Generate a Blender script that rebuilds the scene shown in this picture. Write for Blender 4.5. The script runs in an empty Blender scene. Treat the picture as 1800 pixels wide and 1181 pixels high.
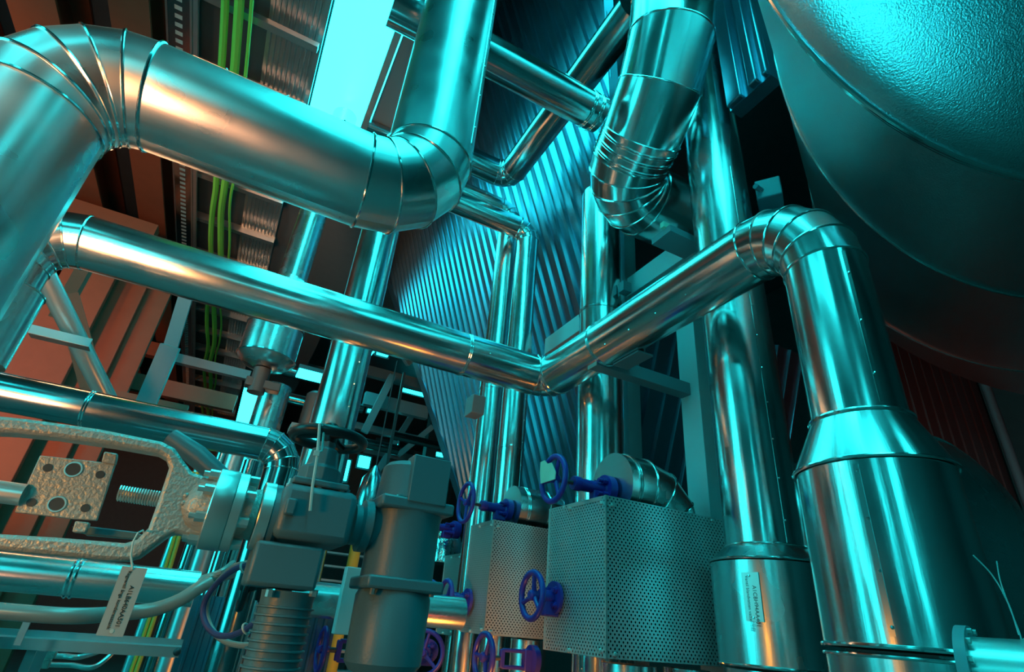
import bpy, math, random
import numpy as np
from mathutils import Vector, Matrix
random.seed(7)
SC = bpy.context.scene
COL = SC.collection
# ------------------------------------------------------------------ camera model
F = 954.45; CX, CY = 900.0, 590.5
YAW, PIT, ROL = 0.44612, 0.490646, 0.0896957
def _basis():
    cy, sy = math.cos(YAW), math.sin(YAW)
    fw = np.array([sy*math.cos(PIT), cy*math.cos(PIT), math.sin(PIT)])
    rt = np.array([cy, -sy, 0.0]); up = np.cross(rt, fw)
    c, s = math.cos(ROL), math.sin(ROL)
    return c*rt+s*up, -s*rt+c*up, fw
RT, UP, FW = _basis()
CAM = np.array([0.0, 0.0, 1.6])
X, Y, Z = np.eye(3)
AX = {'X': X, 'Y': Y, 'Z': Z}
def A3(*v): return np.array(v, float)
def unit(v): v = np.asarray(v, float); return v/np.linalg.norm(v)
def ray(px, py): return RT*((px-CX)/F)+UP*((CY-py)/F)+FW
def P(px, py, d): return CAM+ray(px, py)*d
def depth(p): return float((np.asarray(p)-CAM) @ FW)
def go(p, a, px, py):
    u = AX[a] if isinstance(a, str) else unit(a)
    r = unit(ray(px, py)); w = p-CAM; b = u @ r
    return p+u*((b*(r @ w)-(u @ w))/(1-b*b))
def PL(px, py, a, val):
    i = 'XYZ'.index(a); r = ray(px, py); return CAM+r*((val-CAM[i])/r[i])
def PN(px, py, n, c):
    r = ray(px, py); return CAM+r*((c-n @ CAM)/(n @ r))

cam = bpy.data.cameras.new('camera'); camo = bpy.data.objects.new('camera', cam); COL.objects.link(camo)
cam.sensor_fit = 'HORIZONTAL'; cam.sensor_width = 36.0; cam.lens = 36.0*F/1800
cam.clip_start = 0.02; cam.clip_end = 200
m = Matrix(((RT[0], UP[0], -FW[0], CAM[0]), (RT[1], UP[1], -FW[1], CAM[1]), (RT[2], UP[2], -FW[2], CAM[2]), (0, 0, 0, 1)))
camo.matrix_world = m
SC.camera = camo
SC.view_settings.view_transform = 'Standard'; SC.view_settings.look = 'None'
SC.view_settings.exposure = 0.0; SC.view_settings.gamma = 1.0
SC.view_settings.use_curve_mapping = False

# ------------------------------------------------------------------ materials
def mat(name, col, rough=0.5, metal=0.0, bump=0.0, bscale=40.0, streak=0.0, spec=0.5, mottle=0.0, aniso=0.0):
    mt = bpy.data.materials.new(name); mt.use_nodes = True
    nt = mt.node_tree; b = nt.nodes['Principled BSDF']
    b.inputs['Base Color'].default_value = (*col, 1); b.inputs['Roughness'].default_value = rough
    b.inputs['Metallic'].default_value = metal; b.inputs['Specular IOR Level'].default_value = spec
    tc = nt.nodes.new('ShaderNodeTexCoord')
    if streak > 0:      # rolled sheet: faint waviness running along the length of the sheet, plus scuffs
        mp = nt.nodes.new('ShaderNodeMapping'); mp.inputs['Scale'].default_value = (0.7, 9.0, 1)
        n1 = nt.nodes.new('ShaderNodeTexNoise'); n1.inputs['Scale'].default_value = 3.0; n1.inputs['Detail'].default_value = 3
        nt.links.new(tc.outputs['UV'], mp.inputs['Vector']); nt.links.new(mp.outputs['Vector'], n1.inputs['Vector'])
        bp = nt.nodes.new('ShaderNodeBump'); bp.inputs['Strength'].default_value = streak; bp.inputs['Distance'].default_value = 0.02
        nt.links.new(n1.outputs['Fac'], bp.inputs['Height']); nt.links.new(bp.outputs['Normal'], b.inputs['Normal'])
        n2 = nt.nodes.new('ShaderNodeTexNoise'); n2.inputs['Scale'].default_value = 5.0; n2.inputs['Detail'].default_value = 2
        nt.links.new(tc.outputs['UV'], n2.inputs['Vector'])
        mr = nt.nodes.new('ShaderNodeMapRange'); mr.inputs['To Min'].default_value = rough*0.65; mr.inputs['To Max'].default_value = rough*1.35
        nt.links.new(n2.outputs['Fac'], mr.inputs['Value']); nt.links.new(mr.outputs['Result'], b.inputs['Roughness'])
    if bump > 0:
        n1 = nt.nodes.new('ShaderNodeTexNoise'); n1.inputs['Scale'].default_value = bscale; n1.inputs['Detail'].default_value = 3
        nt.links.new(tc.outputs['Object'], n1.inputs['Vector'])
        bp = nt.nodes.new('ShaderNodeBump'); bp.inputs['Strength'].default_value = bump; bp.inputs['Distance'].default_value = 0.01
        nt.links.new(n1.outputs['Fac'], bp.inputs['Height']); nt.links.new(bp.outputs['Normal'], b.inputs['Normal'])
    if mottle > 0:
        n3 = nt.nodes.new('ShaderNodeTexNoise'); n3.inputs['Scale'].default_value = 6.0; n3.inputs['Detail'].default_value = 5
        nt.links.new(tc.outputs['Object'], n3.inputs['Vector'])
        mx = nt.nodes.new('ShaderNodeMix'); mx.data_type = 'RGBA'
        mx.inputs[6].default_value = (*[c*(1-mottle) for c in col], 1); mx.inputs[7].default_value = (*[min(1, c*(1+mottle)) for c in col], 1)
        nt.links.new(n3.outputs['Fac'], mx.inputs[0]); nt.links.new(mx.outputs[2], b.inputs['Base Color'])
    return mt
def emis(name, col, st):
    mt = bpy.data.materials.new(name); mt.use_nodes = True; nt = mt.node_tree
    b = nt.nodes['Principled BSDF']; b.inputs['Base Color'].default_value = (0, 0, 0, 1)
    b.inputs['Emission Color'].default_value = (*col, 1); b.inputs['Emission Strength'].default_value = st
    b.inputs['Roughness'].default_value = 0.4
    return mt
def perf(name, pitch=0.027, hole=0.27):
    """Galvanised sheet with a staggered grid of punched round holes, through which one sees."""
    mt = mat(name, (0.62, 0.64, 0.64), 0.36, 0.6, mottle=0.08)
    nt = mt.node_tree; b = nt.nodes['Principled BSDF']; out = nt.nodes['Material Output']
    uv = nt.nodes.new('ShaderNodeTexCoord'); sp = nt.nodes.new('ShaderNodeSeparateXYZ'); nt.links.new(uv.outputs['UV'], sp.inputs[0])
    def M(op, a, bb=None):
        n = nt.nodes.new('ShaderNodeMath'); n.operation = op
        for i, v in enumerate((a, bb)):
            if v is None: continue
            if isinstance(v, (int, float)): n.inputs[i].default_value = v
            else: nt.links.new(v, n.inputs[i])
        return n.outputs[0]
    def dots(off):
        u = M('SUBTRACT', M('FRACT', M('ADD', M('DIVIDE', sp.outputs[0], pitch), off)), 0.5)
        v = M('SUBTRACT', M('FRACT', M('ADD', M('DIVIDE', sp.outputs[1], pitch*1.2), off)), 0.5)
        v = M('MULTIPLY', v, 1.2)
        return M('LESS_THAN', M('SQRT', M('ADD', M('MULTIPLY', u, u), M('MULTIPLY', v, v))), hole*0.8)
    h = M('MAXIMUM', dots(0.0), dots(0.5))
    tr = nt.nodes.new('ShaderNodeBsdfTransparent'); mx = nt.nodes.new('ShaderNodeMixShader')
    nt.links.new(h, mx.inputs[0]); nt.links.new(b.outputs[0], mx.inputs[1]); nt.links.new(tr.outputs[0], mx.inputs[2])
    nt.links.new(mx.outputs[0], out.inputs['Surface'])
    return mt
M_ALU = mat('aluminium cladding', (0.70, 0.72, 0.72), 0.20, 1.0, streak=0.045)
M_ALU2 = mat('dull aluminium cladding', (0.72, 0.74, 0.74), 0.26, 1.0, streak=0.05)
M_ALUA = mat('soft aluminium cladding', (0.70, 0.72, 0.72), 0.30, 1.0, streak=0.03)
M_BEAD = mat('rolled bead', (0.85, 0.87, 0.87), 0.14, 1.0)
M_DARKALU = mat('dark polished steel', (0.42, 0.46, 0.48), 0.18, 1.0, streak=0.04)
M_STUCCO = mat('stucco embossed aluminium', (0.62, 0.64, 0.65), 0.36, 1.0, bump=0.35, bscale=130.0)
M_SHEET = mat('corrugated steel sheet', (0.22, 0.32, 0.42), 0.26, 0.8)
M_SHEETR = mat('dark painted sheet', (0.16, 0.10, 0.10), 0.35, 0.2)
M_GALV = mat('galvanised steel', (0.55, 0.58, 0.60), 0.38, 0.9, mottle=0.12)
M_STEEL = mat('painted structural steel', (0.20, 0.26, 0.29), 0.45, 0.0)
M_TEALPAINT = mat('light grey painted column', (0.50, 0.58, 0.60), 0.45, 0.0)
M_DARK = mat('dark steel', (0.06, 0.07, 0.08), 0.5, 0.3)
M_BLACK = mat('black enamel', (0.012, 0.013, 0.016), 0.35, 0.0)
M_BLUE = mat('blue enamel', (0.035, 0.03, 0.30), 0.35, 0.0, mottle=0.15)
M_NAVY = mat('navy rubber hose', (0.05, 0.07, 0.22), 0.45, 0.0)
M_GREY = mat('grey machine paint', (0.10, 0.19, 0.22), 0.38, 0.0, bump=0.08, bscale=160.0)
M_CAST = mat('cast steel', (0.46, 0.45, 0.42), 0.42, 0.35, bump=0.4, bscale=110.0, mottle=0.12)
M_MACH = mat('machined steel', (0.70, 0.72, 0.70), 0.3, 0.8, mottle=0.10)
M_PERF = perf('perforated sheet')
M_GREEN = mat('green yellow cable', (0.25, 0.75, 0.10), 0.45, 0.0)
M_YELLOW = mat('ochre cable', (0.60, 0.42, 0.05), 0.45, 0.0)
M_HOSE = mat('grey hose', (0.36, 0.38, 0.36), 0.3, 0.2)
M_TAG = mat('white plastic tag', (0.46, 0.47, 0.47), 0.5, 0.0)
M_INK = mat('black print', (0.015, 0.012, 0.012), 0.6, 0.0)
M_TIE = mat('white nylon', (0.6, 0.66, 0.64), 0.4, 0.0)
M_WALL = mat('wall paint', (0.12, 0.13, 0.135), 0.6, 0.0, mottle=0.15)
M_CEIL = mat('roof deck', (0.10, 0.115, 0.13), 0.55, 0.0, mottle=0.1)
M_FLOOR = mat('concrete floor', (0.16, 0.155, 0.15), 0.5, 0.0, mottle=0.2)
M_BEAM = mat('brown steel beam', (0.22, 0.06, 0.03), 0.55, 0.0, mottle=0.12)
M_CLOTH = mat('rag paper', (0.55, 0.66, 0.52), 0.8, 0.0, mottle=0.2)
M_FOIL = mat('crumpled foil', (0.75, 0.78, 0.78), 0.16, 1.0, bump=0.9, bscale=14.0)
SKY = (0.022, 0.95, 1.0)
M_SKY = emis('daylight pane', SKY, 8.0)
M_SKY2 = emis('side daylight pane', SKY, 4.5)
M_LAMP = emis('lamp diffuser', (0.02, 0.95, 1.0), 8.0)
M_LAMPW = emis('amber lamp glass', (1.0, 0.42, 0.10), 6.0)

# ------------------------------------------------------------------ mesh builder
class MB:
    def __init__(s): s.v = []; s.f = []; s.uv = []
    def _add(s, vs, fs, uvs=None):
        b = len(s.v); s.v += [tuple(map(float, q)) for q in vs]
        for i, f in enumerate(fs):
            s.f.append([b+k for k in f])
            s.uv.append(uvs[i] if uvs else None)
        return s
    def box(s, c, hx, hy, hz, R=None):
        R = np.eye(3) if R is None else R
        vs = [np.asarray(c)+R[0]*hx*a+R[1]*hy*b+R[2]*hz*d for a in (-1, 1) for b in (-1, 1) for d in (-1, 1)]
        fs = [(0, 1, 3, 2), (4, 6, 7, 5), (0, 4, 5, 1), (2, 3, 7, 6), (0, 2, 6, 4), (1, 5, 7, 3)]
        du = {0: (hy, hz), 1: (hz, hy)}
        uv = []
        for f in fs:
            q = [np.array([(k >> 2 & 1)*2-1, (k >> 1 & 1)*2-1, (k & 1)*2-1]) for k in f]
            d = [i for i in range(3) if len({t[i] for t in q}) > 1]; h = (hx, hy, hz)
            uv.append([(t[d[0]]*h[d[0]], t[d[1]]*h[d[1]]) for t in q])
        return s._add(vs, fs, uv)
    def bx(s, a, b):
        a, b = np.minimum(a, b), np.maximum(a, b); c = (a+b)/2; h = (b-a)/2
        return s.box(c, *h)
    def bar(s, p, q, w, h, up=Z):
        d = unit(q-p); e = np.cross(d, up); e = unit(e) if np.linalg.norm(e) > 1e-6 else X
        u = np.cross(e, d)
        return s.box((p+q)/2, np.linalg.norm(q-p)/2, w/2, h/2, np.array([d, e, u]))
    def prism(s, poly, vec):
        n = len(poly); vs = [np.asarray(p) for p in poly]+[np.asarray(p)+vec for p in poly]
        nn = sum((np.cross(vs[i], vs[(i+1) % n]) for i in range(n)), np.zeros(3))
        fs = [list(range(n)), list(range(2*n-1, n-1, -1))]+[[(i+1) % n, i, n+i, n+(i+1) % n] for i in range(n)]
        if nn @ np.asarray(vec) > 0: fs = [f[::-1] for f in fs]
        return s._add(vs, fs)
    def frames(s, pts, closed=False):
        n = len(pts); seg = [unit(pts[(i+1) % n]-pts[i]) for i in range(n if closed else n-1)]
        ref = Z if abs(seg[0] @ Z) < 0.9 else X
        u = unit(ref-seg[0]*(ref @ seg[0])); out = []
        for i, d in enumerate(seg):
            if i: u = unit(u-d*(u @ d))
            out.append((d, u, np.cross(d, u)))
        return out
    def mitred(s, pts, r, i0, i1, n=40, caps=(False, False)):
        """Straight gores between the points i0..i1 of the polyline, cut on the mitre planes."""
        fr = s.frames(pts); N = len(pts)
        L = 0.0
        for i in range(i0, i1):
            d, u, w = fr[i]; rings = []
            for j in (i, i+1):
                a = fr[j-1][0] if j > 0 else d; b = fr[j][0] if j < N-1 else d
                nrm = unit(a+b); rg = []
                for k in range(n+1):
                    t = 2*math.pi*k/n; o = (math.cos(t)*u+math.sin(t)*w)*r
                    o = o-d*((o @ nrm)/(d @ nrm)); rg.append(pts[j]+o)
                rings.append(rg)
            l2 = L+np.linalg.norm(pts[i+1]-pts[i])
            vs = rings[0]+rings[1]; m_ = n+1
            s._add(vs, [(k, k+1, m_+k+1, m_+k) for k in range(n)],
                   [[(L+i, k*2*math.pi*r/n), (L+i, (k+1)*2*math.pi*r/n), (l2+i, (k+1)*2*math.pi*r/n), (l2+i, k*2*math.pi*r/n)] for k in range(n)])
            L = l2
            for c, rg in ((0, rings[0]), (1, rings[1])):
                if caps[c] and ((c == 0 and i == i0) or (c == 1 and i == i1-1)):
                    s._add(rg[:-1], [list(range(n))[::-1] if c == 0 else list(range(n))])
        return s
    def tube(s, pts, r, n=12, caps=True, closed=False):
        fr = s.frames(pts, closed); N = len(pts); rs = r if hasattr(r, '__len__') else [r]*N
        vs = []
        for j in range(N):
            if closed: d0, d1 = fr[j-1], fr[j]
            else: d0, d1 = fr[max(j-1, 0)], fr[min(j, N-2)]
            d = unit(d0[0]+d1[0]); u = unit(d1[1]-d*(d1[1] @ d)); w = np.cross(d, u)
            vs += [pts[j]+(math.cos(2*math.pi*k/n)*u+math.sin(2*math.pi*k/n)*w)*rs[j] for k in range(n)]
        fs = []
        off = 0
        if closed:
            a, b = np.array(vs[(N-1)*n]), None
            dd = [np.linalg.norm(vs[k]-a) for k in range(n)]; off = int(np.argmin(dd))
        for j in range(N if closed else N-1):
            j2 = (j+1) % N; o = off if (closed and j2 == 0) else 0
            fs += [(j*n+k, j*n+(k+1) % n, j2*n+(k+1+o) % n, j2*n+(k+o) % n) for k in range(n)]
        if caps and not closed: fs += [list(range(n))[::-1], [(N-1)*n+k for k in range(n)]]
        return s._add(vs, fs)
    def lathe(s, o, a, prof, n=40, caps=True, ref=None):
        a = unit(a); ref = (Z if abs(a @ Z) < 0.9 else X) if ref is None else ref
        u = unit(ref-a*(ref @ a)); w = np.cross(a, u); vs = []; fs = []; uv = []
        for t, r in prof:
            vs += [o+a*t+(math.cos(2*math.pi*k/n)*u+math.sin(2*math.pi*k/n)*w)*r for k in range(n)]
        for j in range(len(prof)-1):
            for k in range(n):
                fs.append((j*n+k, j*n+(k+1) % n, (j+1)*n+(k+1) % n, (j+1)*n+k))
                c = 2*math.pi/n*max(prof[j][1], .01)
                uv.append([(prof[j][0], k*c), (prof[j][0], (k+1)*c), (prof[j+1][0], (k+1)*c), (prof[j+1][0], k*c)])
        if caps:
            for f in (list(range(n))[::-1], [(len(prof)-1)*n+k for k in range(n)]): fs.append(f); uv.append(None)
        if (prof[-1][0] < prof[0][0]): fs = [tuple(f[::-1]) for f in fs]; uv = [q[::-1] if q else None for q in uv]
        return s._add(vs, fs, uv)
    def torus(s, c, a, R, r, n=40, m_=8):
        a = unit(a); ref = Z if abs(a @ Z) < 0.9 else X; u = unit(ref-a*(ref @ a)); w = np.cross(a, u)
        return s.tube([c+(math.cos(2*math.pi*k/n)*u+math.sin(2*math.pi*k/n)*w)*R for k in range(n)], r, m_, closed=True)
    def ball(s, c, r, n=10): 
        return s.lathe(np.asarray(c), Z, [(-r*math.cos(math.pi*k/n), max(r*math.sin(math.pi*k/n), r*.01)) for k in range(n+1)], n=2*n)
LOC = {}
def link(name, mb, mt, parent=None, loc=None, ang=32, bevel=0):
    loc = LOC[parent.name] if parent is not None else (np.zeros(3) if loc is None else np.asarray(loc, float))
    me = bpy.data.meshes.new(name); me.from_pydata([tuple(np.array(v)-loc) for v in mb.v], [], mb.f)
    uvl = me.uv_layers.new(name='UVMap'); i = 0; data = np.zeros((len(me.loops), 2), np.float32)
    for f, uv in zip(mb.f, mb.uv):
        for k in range(len(f)):
            if uv: data[i] = uv[k]
            i += 1
    uvl.data.foreach_set('uv', data.ravel())
    me.materials.append(mt); me.update()
    me.polygons.foreach_set('use_smooth', [True]*len(me.polygons)); me.set_sharp_from_angle(angle=math.radians(ang))
    o = bpy.data.objects.new(name, me); COL.objects.link(o); LOC[o.name] = loc
    if parent is not None: o.parent = parent
    else: o.location = loc
    if bevel:
        bv = o.modifiers.new('bevel', 'BEVEL'); bv.width = bevel; bv.segments = 2; bv.limit_method = 'ANGLE'; bv.angle_limit = math.radians(40)
    return o
def tag(o, label, cat, group=None):
    o['label'] = label; o['category'] = cat
    if group: o['group'] = group
    return o
def thing(name, label, cat, loc, group=None):
    o = bpy.data.objects.new(name, None); COL.objects.link(o); o.location = loc; o.empty_display_size = 0.1
    LOC[o.name] = np.asarray(loc, float); return tag(o, label, cat, group)
def solo(name, mb, mt, label, cat, group=None, **k):
    vs = np.array(mb.v); loc = (vs.min(0)+vs.max(0))/2; loc[2] = vs[:, 2].min()
    return tag(link(name, mb, mt, loc=loc, **k), label, cat, group)
def struct(name, mb, mt, parent=None, **k):
    o = link(name, mb, mt, parent, **k); o['kind'] = 'structure'; return o
def dup(root, loc, label, R=None, group=None):
    c = root.copy(); COL.objects.link(c); c.location = loc; c['label'] = label
    if R is not None: c.rotation_euler = R
    if group: c['group'] = group
    for ch in root.children:
        d = ch.copy(); COL.objects.link(d); d.parent = c
        for g in ch.children:
            e = g.copy(); COL.objects.link(e); e.parent = d
    return c

# ------------------------------------------------------------------ clad pipes
def clad_pipe(name, label, pts, r, R, gores=4, bands=(), seams=(), mt=M_ALU, bead=0.0055, n=44, caps=(True, True), group=None, cat='pipe', trim0=True):
    """A run of sheet-clad pipe: straight cladding sections, gored elbows with rolled beads, joint bands and riveted lap seams."""
    pts = [np.asarray(p, float) for p in pts]
    gs = gores if hasattr(gores, '__len__') else [gores]*(len(pts)-2)
    Rs = R if hasattr(R, '__len__') else [R]*(len(pts)-2)
    poly = [pts[0]]; spans = []
    for i in range(1, len(pts)-1):
        d1 = unit(pts[i]-pts[i-1]); d2 = unit(pts[i+1]-pts[i]); th = math.acos(np.clip(d1 @ d2, -1, 1)); Rr = Rs[i-1]
        T = Rr*math.tan(th/2); a = pts[i]-d1*T; c = a+unit(d2-d1*(d1 @ d2))*Rr
        g = gs[i-1]; k0 = len(poly); e1 = unit(a-c)
        for k in range(g+1):
            ph = th*k/g; poly.append(c+(e1*math.cos(ph)+d1*math.sin(ph))*Rr)
        spans.append((k0, len(poly)-1))
    poly.append(pts[-1])
    mid = min(pts, key=lambda p: p[2])
    root = thing(name, label, cat, mid, group)
    fr = MB().frames(poly); N = len(poly)
    legs = []; last = 0
    for a, b in spans: legs.append((last, a)); last = b
    legs.append((last, N-1))
    for li, (a, b) in enumerate(legs):
        if np.linalg.norm(poly[b]-poly[a]) < 1e-4: continue
        link('cladding', MB().mitred(poly, r, a, b, n, (caps[0] and a == 0, caps[1] and b == N-1)), mt, root, ang=50)
    def ringpts(j, rr):
        d, u, w = fr[min(j, N-2)]; aa = fr[j-1][0] if j > 0 else d; nrm = unit(aa+d)
        out = []
        for k in range(n):
            t = 2*math.pi*k/n; o = (math.cos(t)*u+math.sin(t)*w)*rr
            out.append(poly[j]+o-d*((o @ nrm)/(d @ nrm)))
        return out
    for a, b in spans:
        e = link('elbow', MB().mitred(poly, r*1.004, a, b, n), mt, root, ang=9)
        for j in range(a, b+1):
            link('bead', MB().tube(ringpts(j, r*1.01), bead, 6, closed=True), M_BEAD, e)
    for li, f in bands:
        a, b = legs[li]; p = poly[a]+(poly[b]-poly[a])*f; d = fr[a][0]
        mb = MB(); 
        for o in (-1.4, 1.4): mb.torus(p+d*bead*o, d, r*1.008, bead, n, 6)
        link('joint_band', mb, M_BEAD, root)
    for li, f0, f1, hint in seams:
        a, b = legs[li]; d = fr[a][0]; h = np.asarray(hint, float); h = unit(h-d*(h @ d)); w = np.cross(d, h)
        p0 = poly[a]+(poly[b]-poly[a])*f0; p1 = poly[a]+(poly[b]-poly[a])*f1; mb = MB(); lw = 0.0075/r
        vs = []
        for p in (p0, p1):
            for t, rr in ((-lw, 1.0), (-lw, 1.014), (lw, 1.014), (lw, 1.0)):
                vs.append(p+(h*math.cos(t)+w*math.sin(t))*r*rr)
        mb._add(vs, [(0, 1, 5, 4), (1, 2, 6, 5), (2, 3, 7, 6), (0, 3, 2, 1), (4, 5, 6, 7)])
        L = np.linalg.norm(p1-p0); k = max(3, int(L/0.22)); rv = MB()
        for q in range(k):
            rv.ball(p0+(p1-p0)*((q+.5)/k)+h*r*1.017, 0.006, 4)
        s = link('lap_seam', mb, mt, root); link('rivet', rv, M_BEAD, s)
    return root
# ------------------------------------------------------------------ the hall
ZC = 8.0; ZH = 9.8
b = MB(); b.bx(A3(-9, -9, -0.1), A3(11, 29, 0)); struct('floor', b, M_FLOOR)
b = MB(); b.bx(A3(-9.2, -9, 0), A3(-9, 29, ZC)); wl = struct('wall_left', b, M_WALL)
b = MB(); b.bx(A3(11, -9, 0), A3(11.2, 29, ZH)); struct('wall_right', b, M_WALL)
b = MB(); b.bx(A3(-9.2, -9.2, 0), A3(11.2, -9, ZH)); struct('wall_back', b, M_WALL)
b = MB(); b.bx(A3(-9.2, 29, 0), A3(11.2, 29.2, ZH)); struct('wall_far', b, M_WALL)
SKX0, SKX1, SKY0, SKY1 = -0.53, 0.98, -3.0, 8.4
b = MB()
for a, c in ((A3(-9, -9, ZC), A3(SKX0, 29, ZC+.15)), (A3(SKX1, -9, ZH), A3(11, 29, ZH+.15)), (A3(SKX1, -9, ZC), A3(SKX1+.06, 29, ZH)), (A3(SKX0, -9, ZC), A3(SKX1, SKY0, ZC+.15)), (A3(SKX0, SKY1, ZC), A3(SKX1, 29, ZC+.15))):
    b.bx(a, c)
struct('ceiling', b, M_CEIL)
def window(n, corners_a, corners_b, mt):
    b = MB(); b.bx(A3(*corners_a), A3(*corners_b)); w = struct('window_%d' % n, b, mt)
    return w
window(1, (SKX0, SKY0, ZC+.05), (SKX1, SKY1, ZC+.1), M_SKY)
window(2, (-8.99, 1.6, 1.2), (-8.96, 5.8, 7.6), M_SKY2)  # this and the next panes: unseen, added for bright streaks on the cladding
window(3, (-8.99, -7.4, 2.6), (-8.96, -6.6, 7.0), M_SKY2)
window(4, (-5.2, -8.99, 2.4), (-3.6, -8.96, 7.0), M_SKY2)
window(5, (-6.2, -4.0, ZC-.03), (-5.2, 2.0, ZC-.01), M_SKY2)

def arealight(name, loc, target, size, col, power, sy=None):
    l = bpy.data.lights.new(name, 'AREA'); l.energy = power; l.color = col; l.size = size
    if sy: l.shape = 'RECTANGLE'; l.size_y = sy
    o = bpy.data.objects.new(name, l); COL.objects.link(o); o.location = loc
    o.rotation_euler = (Vector(target)-Vector(loc)).to_track_quat('-Z', 'Y').to_euler(); return o
def pointlight(name, loc, rad, col, power):
    l = bpy.data.lights.new(name, 'POINT'); l.energy = power; l.color = col; l.shadow_soft_size = rad
    o = bpy.data.objects.new(name, l); COL.objects.link(o); o.location = loc; return o
AMB = (1.0, 0.30, 0.03); RED = (1.0, 0.10, 0.03); TEAL = (0.02, 0.85, 1.0)
# added lights without a visible source: amber and red tints, teal on the vessel
def spot(name, loc, target, ang, blend, rad, col, power):
    l = bpy.data.lights.new(name, 'SPOT'); l.energy = power; l.color = col; l.shadow_soft_size = rad; l.spot_size = math.radians(ang); l.spot_blend = blend
    o = bpy.data.objects.new(name, l); COL.objects.link(o); o.location = loc
    o.rotation_euler = (Vector(target)-Vector(loc)).to_track_quat('-Z', 'Y').to_euler(); return o
spot('amber_roof_fill', A3(-6.5, 4.0, 5.0), A3(-4.2, 8.5, 8.0), 75, 1.0, .2, AMB, 900)  # added light, turns the left roof beams orange
spot('amber_aisle_fill', A3(-4.5, 4.5, 2.6), A3(-3.6, 12.0, 4.4), 55, 1.0, .2, (1.0, .19, .02), 1500)  # added light, reddens the background behind the left pipes
def wash(name, loc, target, size, col, power, spread):
    o = arealight(name, loc, target, size, col, power); o.data.spread = math.radians(spread); return o
wash('amber_side_fill', A3(-2.0, .8, 2.2), A3(-1.15, 2.6, 3.1), 1.5, (1.0, .42, .14), 32, 42)  # added unseen area light, amber tint on the left risers
wash('amber_side_fill', A3(-2.3, -.5, 1.1), A3(-1.7, 2.0, 2.9), 1.6, (1.0, .40, .20), 22, 46)  # added unseen area light, pink tint on the widest pipe
spot('amber_side_fill', A3(-1.0, .8, 1.65), A3(-.35, 1.3, 1.55), 75, 1.0, .12, (1.0, .38, .04), 24)  # added unseen spot, amber tint on the yoke
spot('red_fill', A3(1.55, 2.25, 1.0), A3(1.9, 2.75, 1.6), 150, 1.0, .1, (1.0, .10, .04), 1.8)  # added to redden the lower box faces, no lamp stands there
spot('amber_low_fill', A3(1.5, 2.9, .7), A3(1.8, 4.4, 1.2), 150, 1.0, .15, AMB, 80)  # added for orange on the pipes under the boxes
wash('vessel_fill', A3(-0.5, -3.0, 0.4), A3(1.6, .6, 4.4), .6, TEAL, 5, 26)  # added unseen light for the highlight on the stucco vessel
spot('red_fill', A3(5.0, 1.2, 1.2), A3(7.5, 3.5, 4.0), 90, 1.0, .2, RED, 60)  # added to redden the wall and cladding at the right
W = bpy.data.worlds.new('hall'); SC.world = W; W.use_nodes = True
W.node_tree.nodes['Background'].inputs[0].default_value = (0.0, 0.12, 0.16, 1); W.node_tree.nodes['Background'].inputs[1].default_value = 0.3

# ------------------------------------------------------------------ the large clad pipes
dA = 2.5
a2 = P(738, 358, dA); a1 = go(a2, 'X', 118, 140); a3 = a2+Z*(8.0-a2[2]-0.02)
clad_pipe('insulated_pipe', 'widest bright metal-clad pipe, crossing the upper left and bending up before the skylight',
          [A3(a1[0], a1[1], 0.0), a1, a2, a3], 0.205, 0.27, gores=(5, 4), bands=[(0, .55)], seams=[(1, .1, .97, (0, -.55, .8)), (2, .02, .6, (.75, -.6, 0))], mt=M_ALUA)
b1 = P(1427, 380, 2.7); b2 = go(b1, 'Y', 946, 641); b3 = go(b2, 'X', 75, 368)
vt = P(1514, 742, 1)      # top of the reducer below pipe B
B0 = A3(b1[0], b1[1], 0)
zvt = go(b1, 'Z', 1512, 742)[2]
clad_pipe('insulated_pipe', 'medium metal-clad pipe under the widest one, bending forward and down into the tall reducer',
          [A3(b3[0], b3[1], 0.0), b3, b2, b1, A3(b1[0], b1[1], zvt)], 0.172, (0.26, 0.15, 0.33), gores=(4, 3, 5),
          bands=[(1, .8), (2, .33), (0, .8)], seams=[(1, .82, .99, (0, -1, -.1)), (3, .02, .97, (-.515, -.857, 0)), (2, .35, .99, (-1, 0, -.9))])
# vessel with conical reducer under it
zc1 = go(b1, 'Z', 1534, 832)[2]; zc2 = go(b1, 'Z', 1565, 1140)[2]
rv = 0.272
t = thing('reducer_vessel', 'tall metal-clad cylinder with a conical top under the forward bend of the medium pipe', 'vessel', A3(b1[0], b1[1], 0))
o = A3(b1[0], b1[1], 0)
link('cone', MB().lathe(o, Z, [(zc1, rv), (zvt-.004, .179)], n=56), M_ALU, t)
link('shell', MB().lathe(o, Z, [(zc2, rv*.97), (zc1-.012, rv*.97)], n=56), M_ALU, t)
link('lower_shell', MB().lathe(o, Z, [(0, rv*.965), (zc2-.02, rv*.965)], n=56), M_ALU2, t)
mb = MB(); mb.torus(o+Z*(zvt-.006), Z, .181, .009, 56); link('top_bead', mb, M_BEAD, t)
mb = MB(); mb.torus(o+Z*(zc1-.004), Z, rv, .007, 56); link('rim_bead', mb, M_BEAD, t)
mb = MB(); mb.torus(o+Z*zc2, Z, rv*.985, .008, 56); mb.torus(o+Z*(zc2-.026), Z, rv*.985, .006, 56); link('joint_band', mb, M_BEAD, t)
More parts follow.
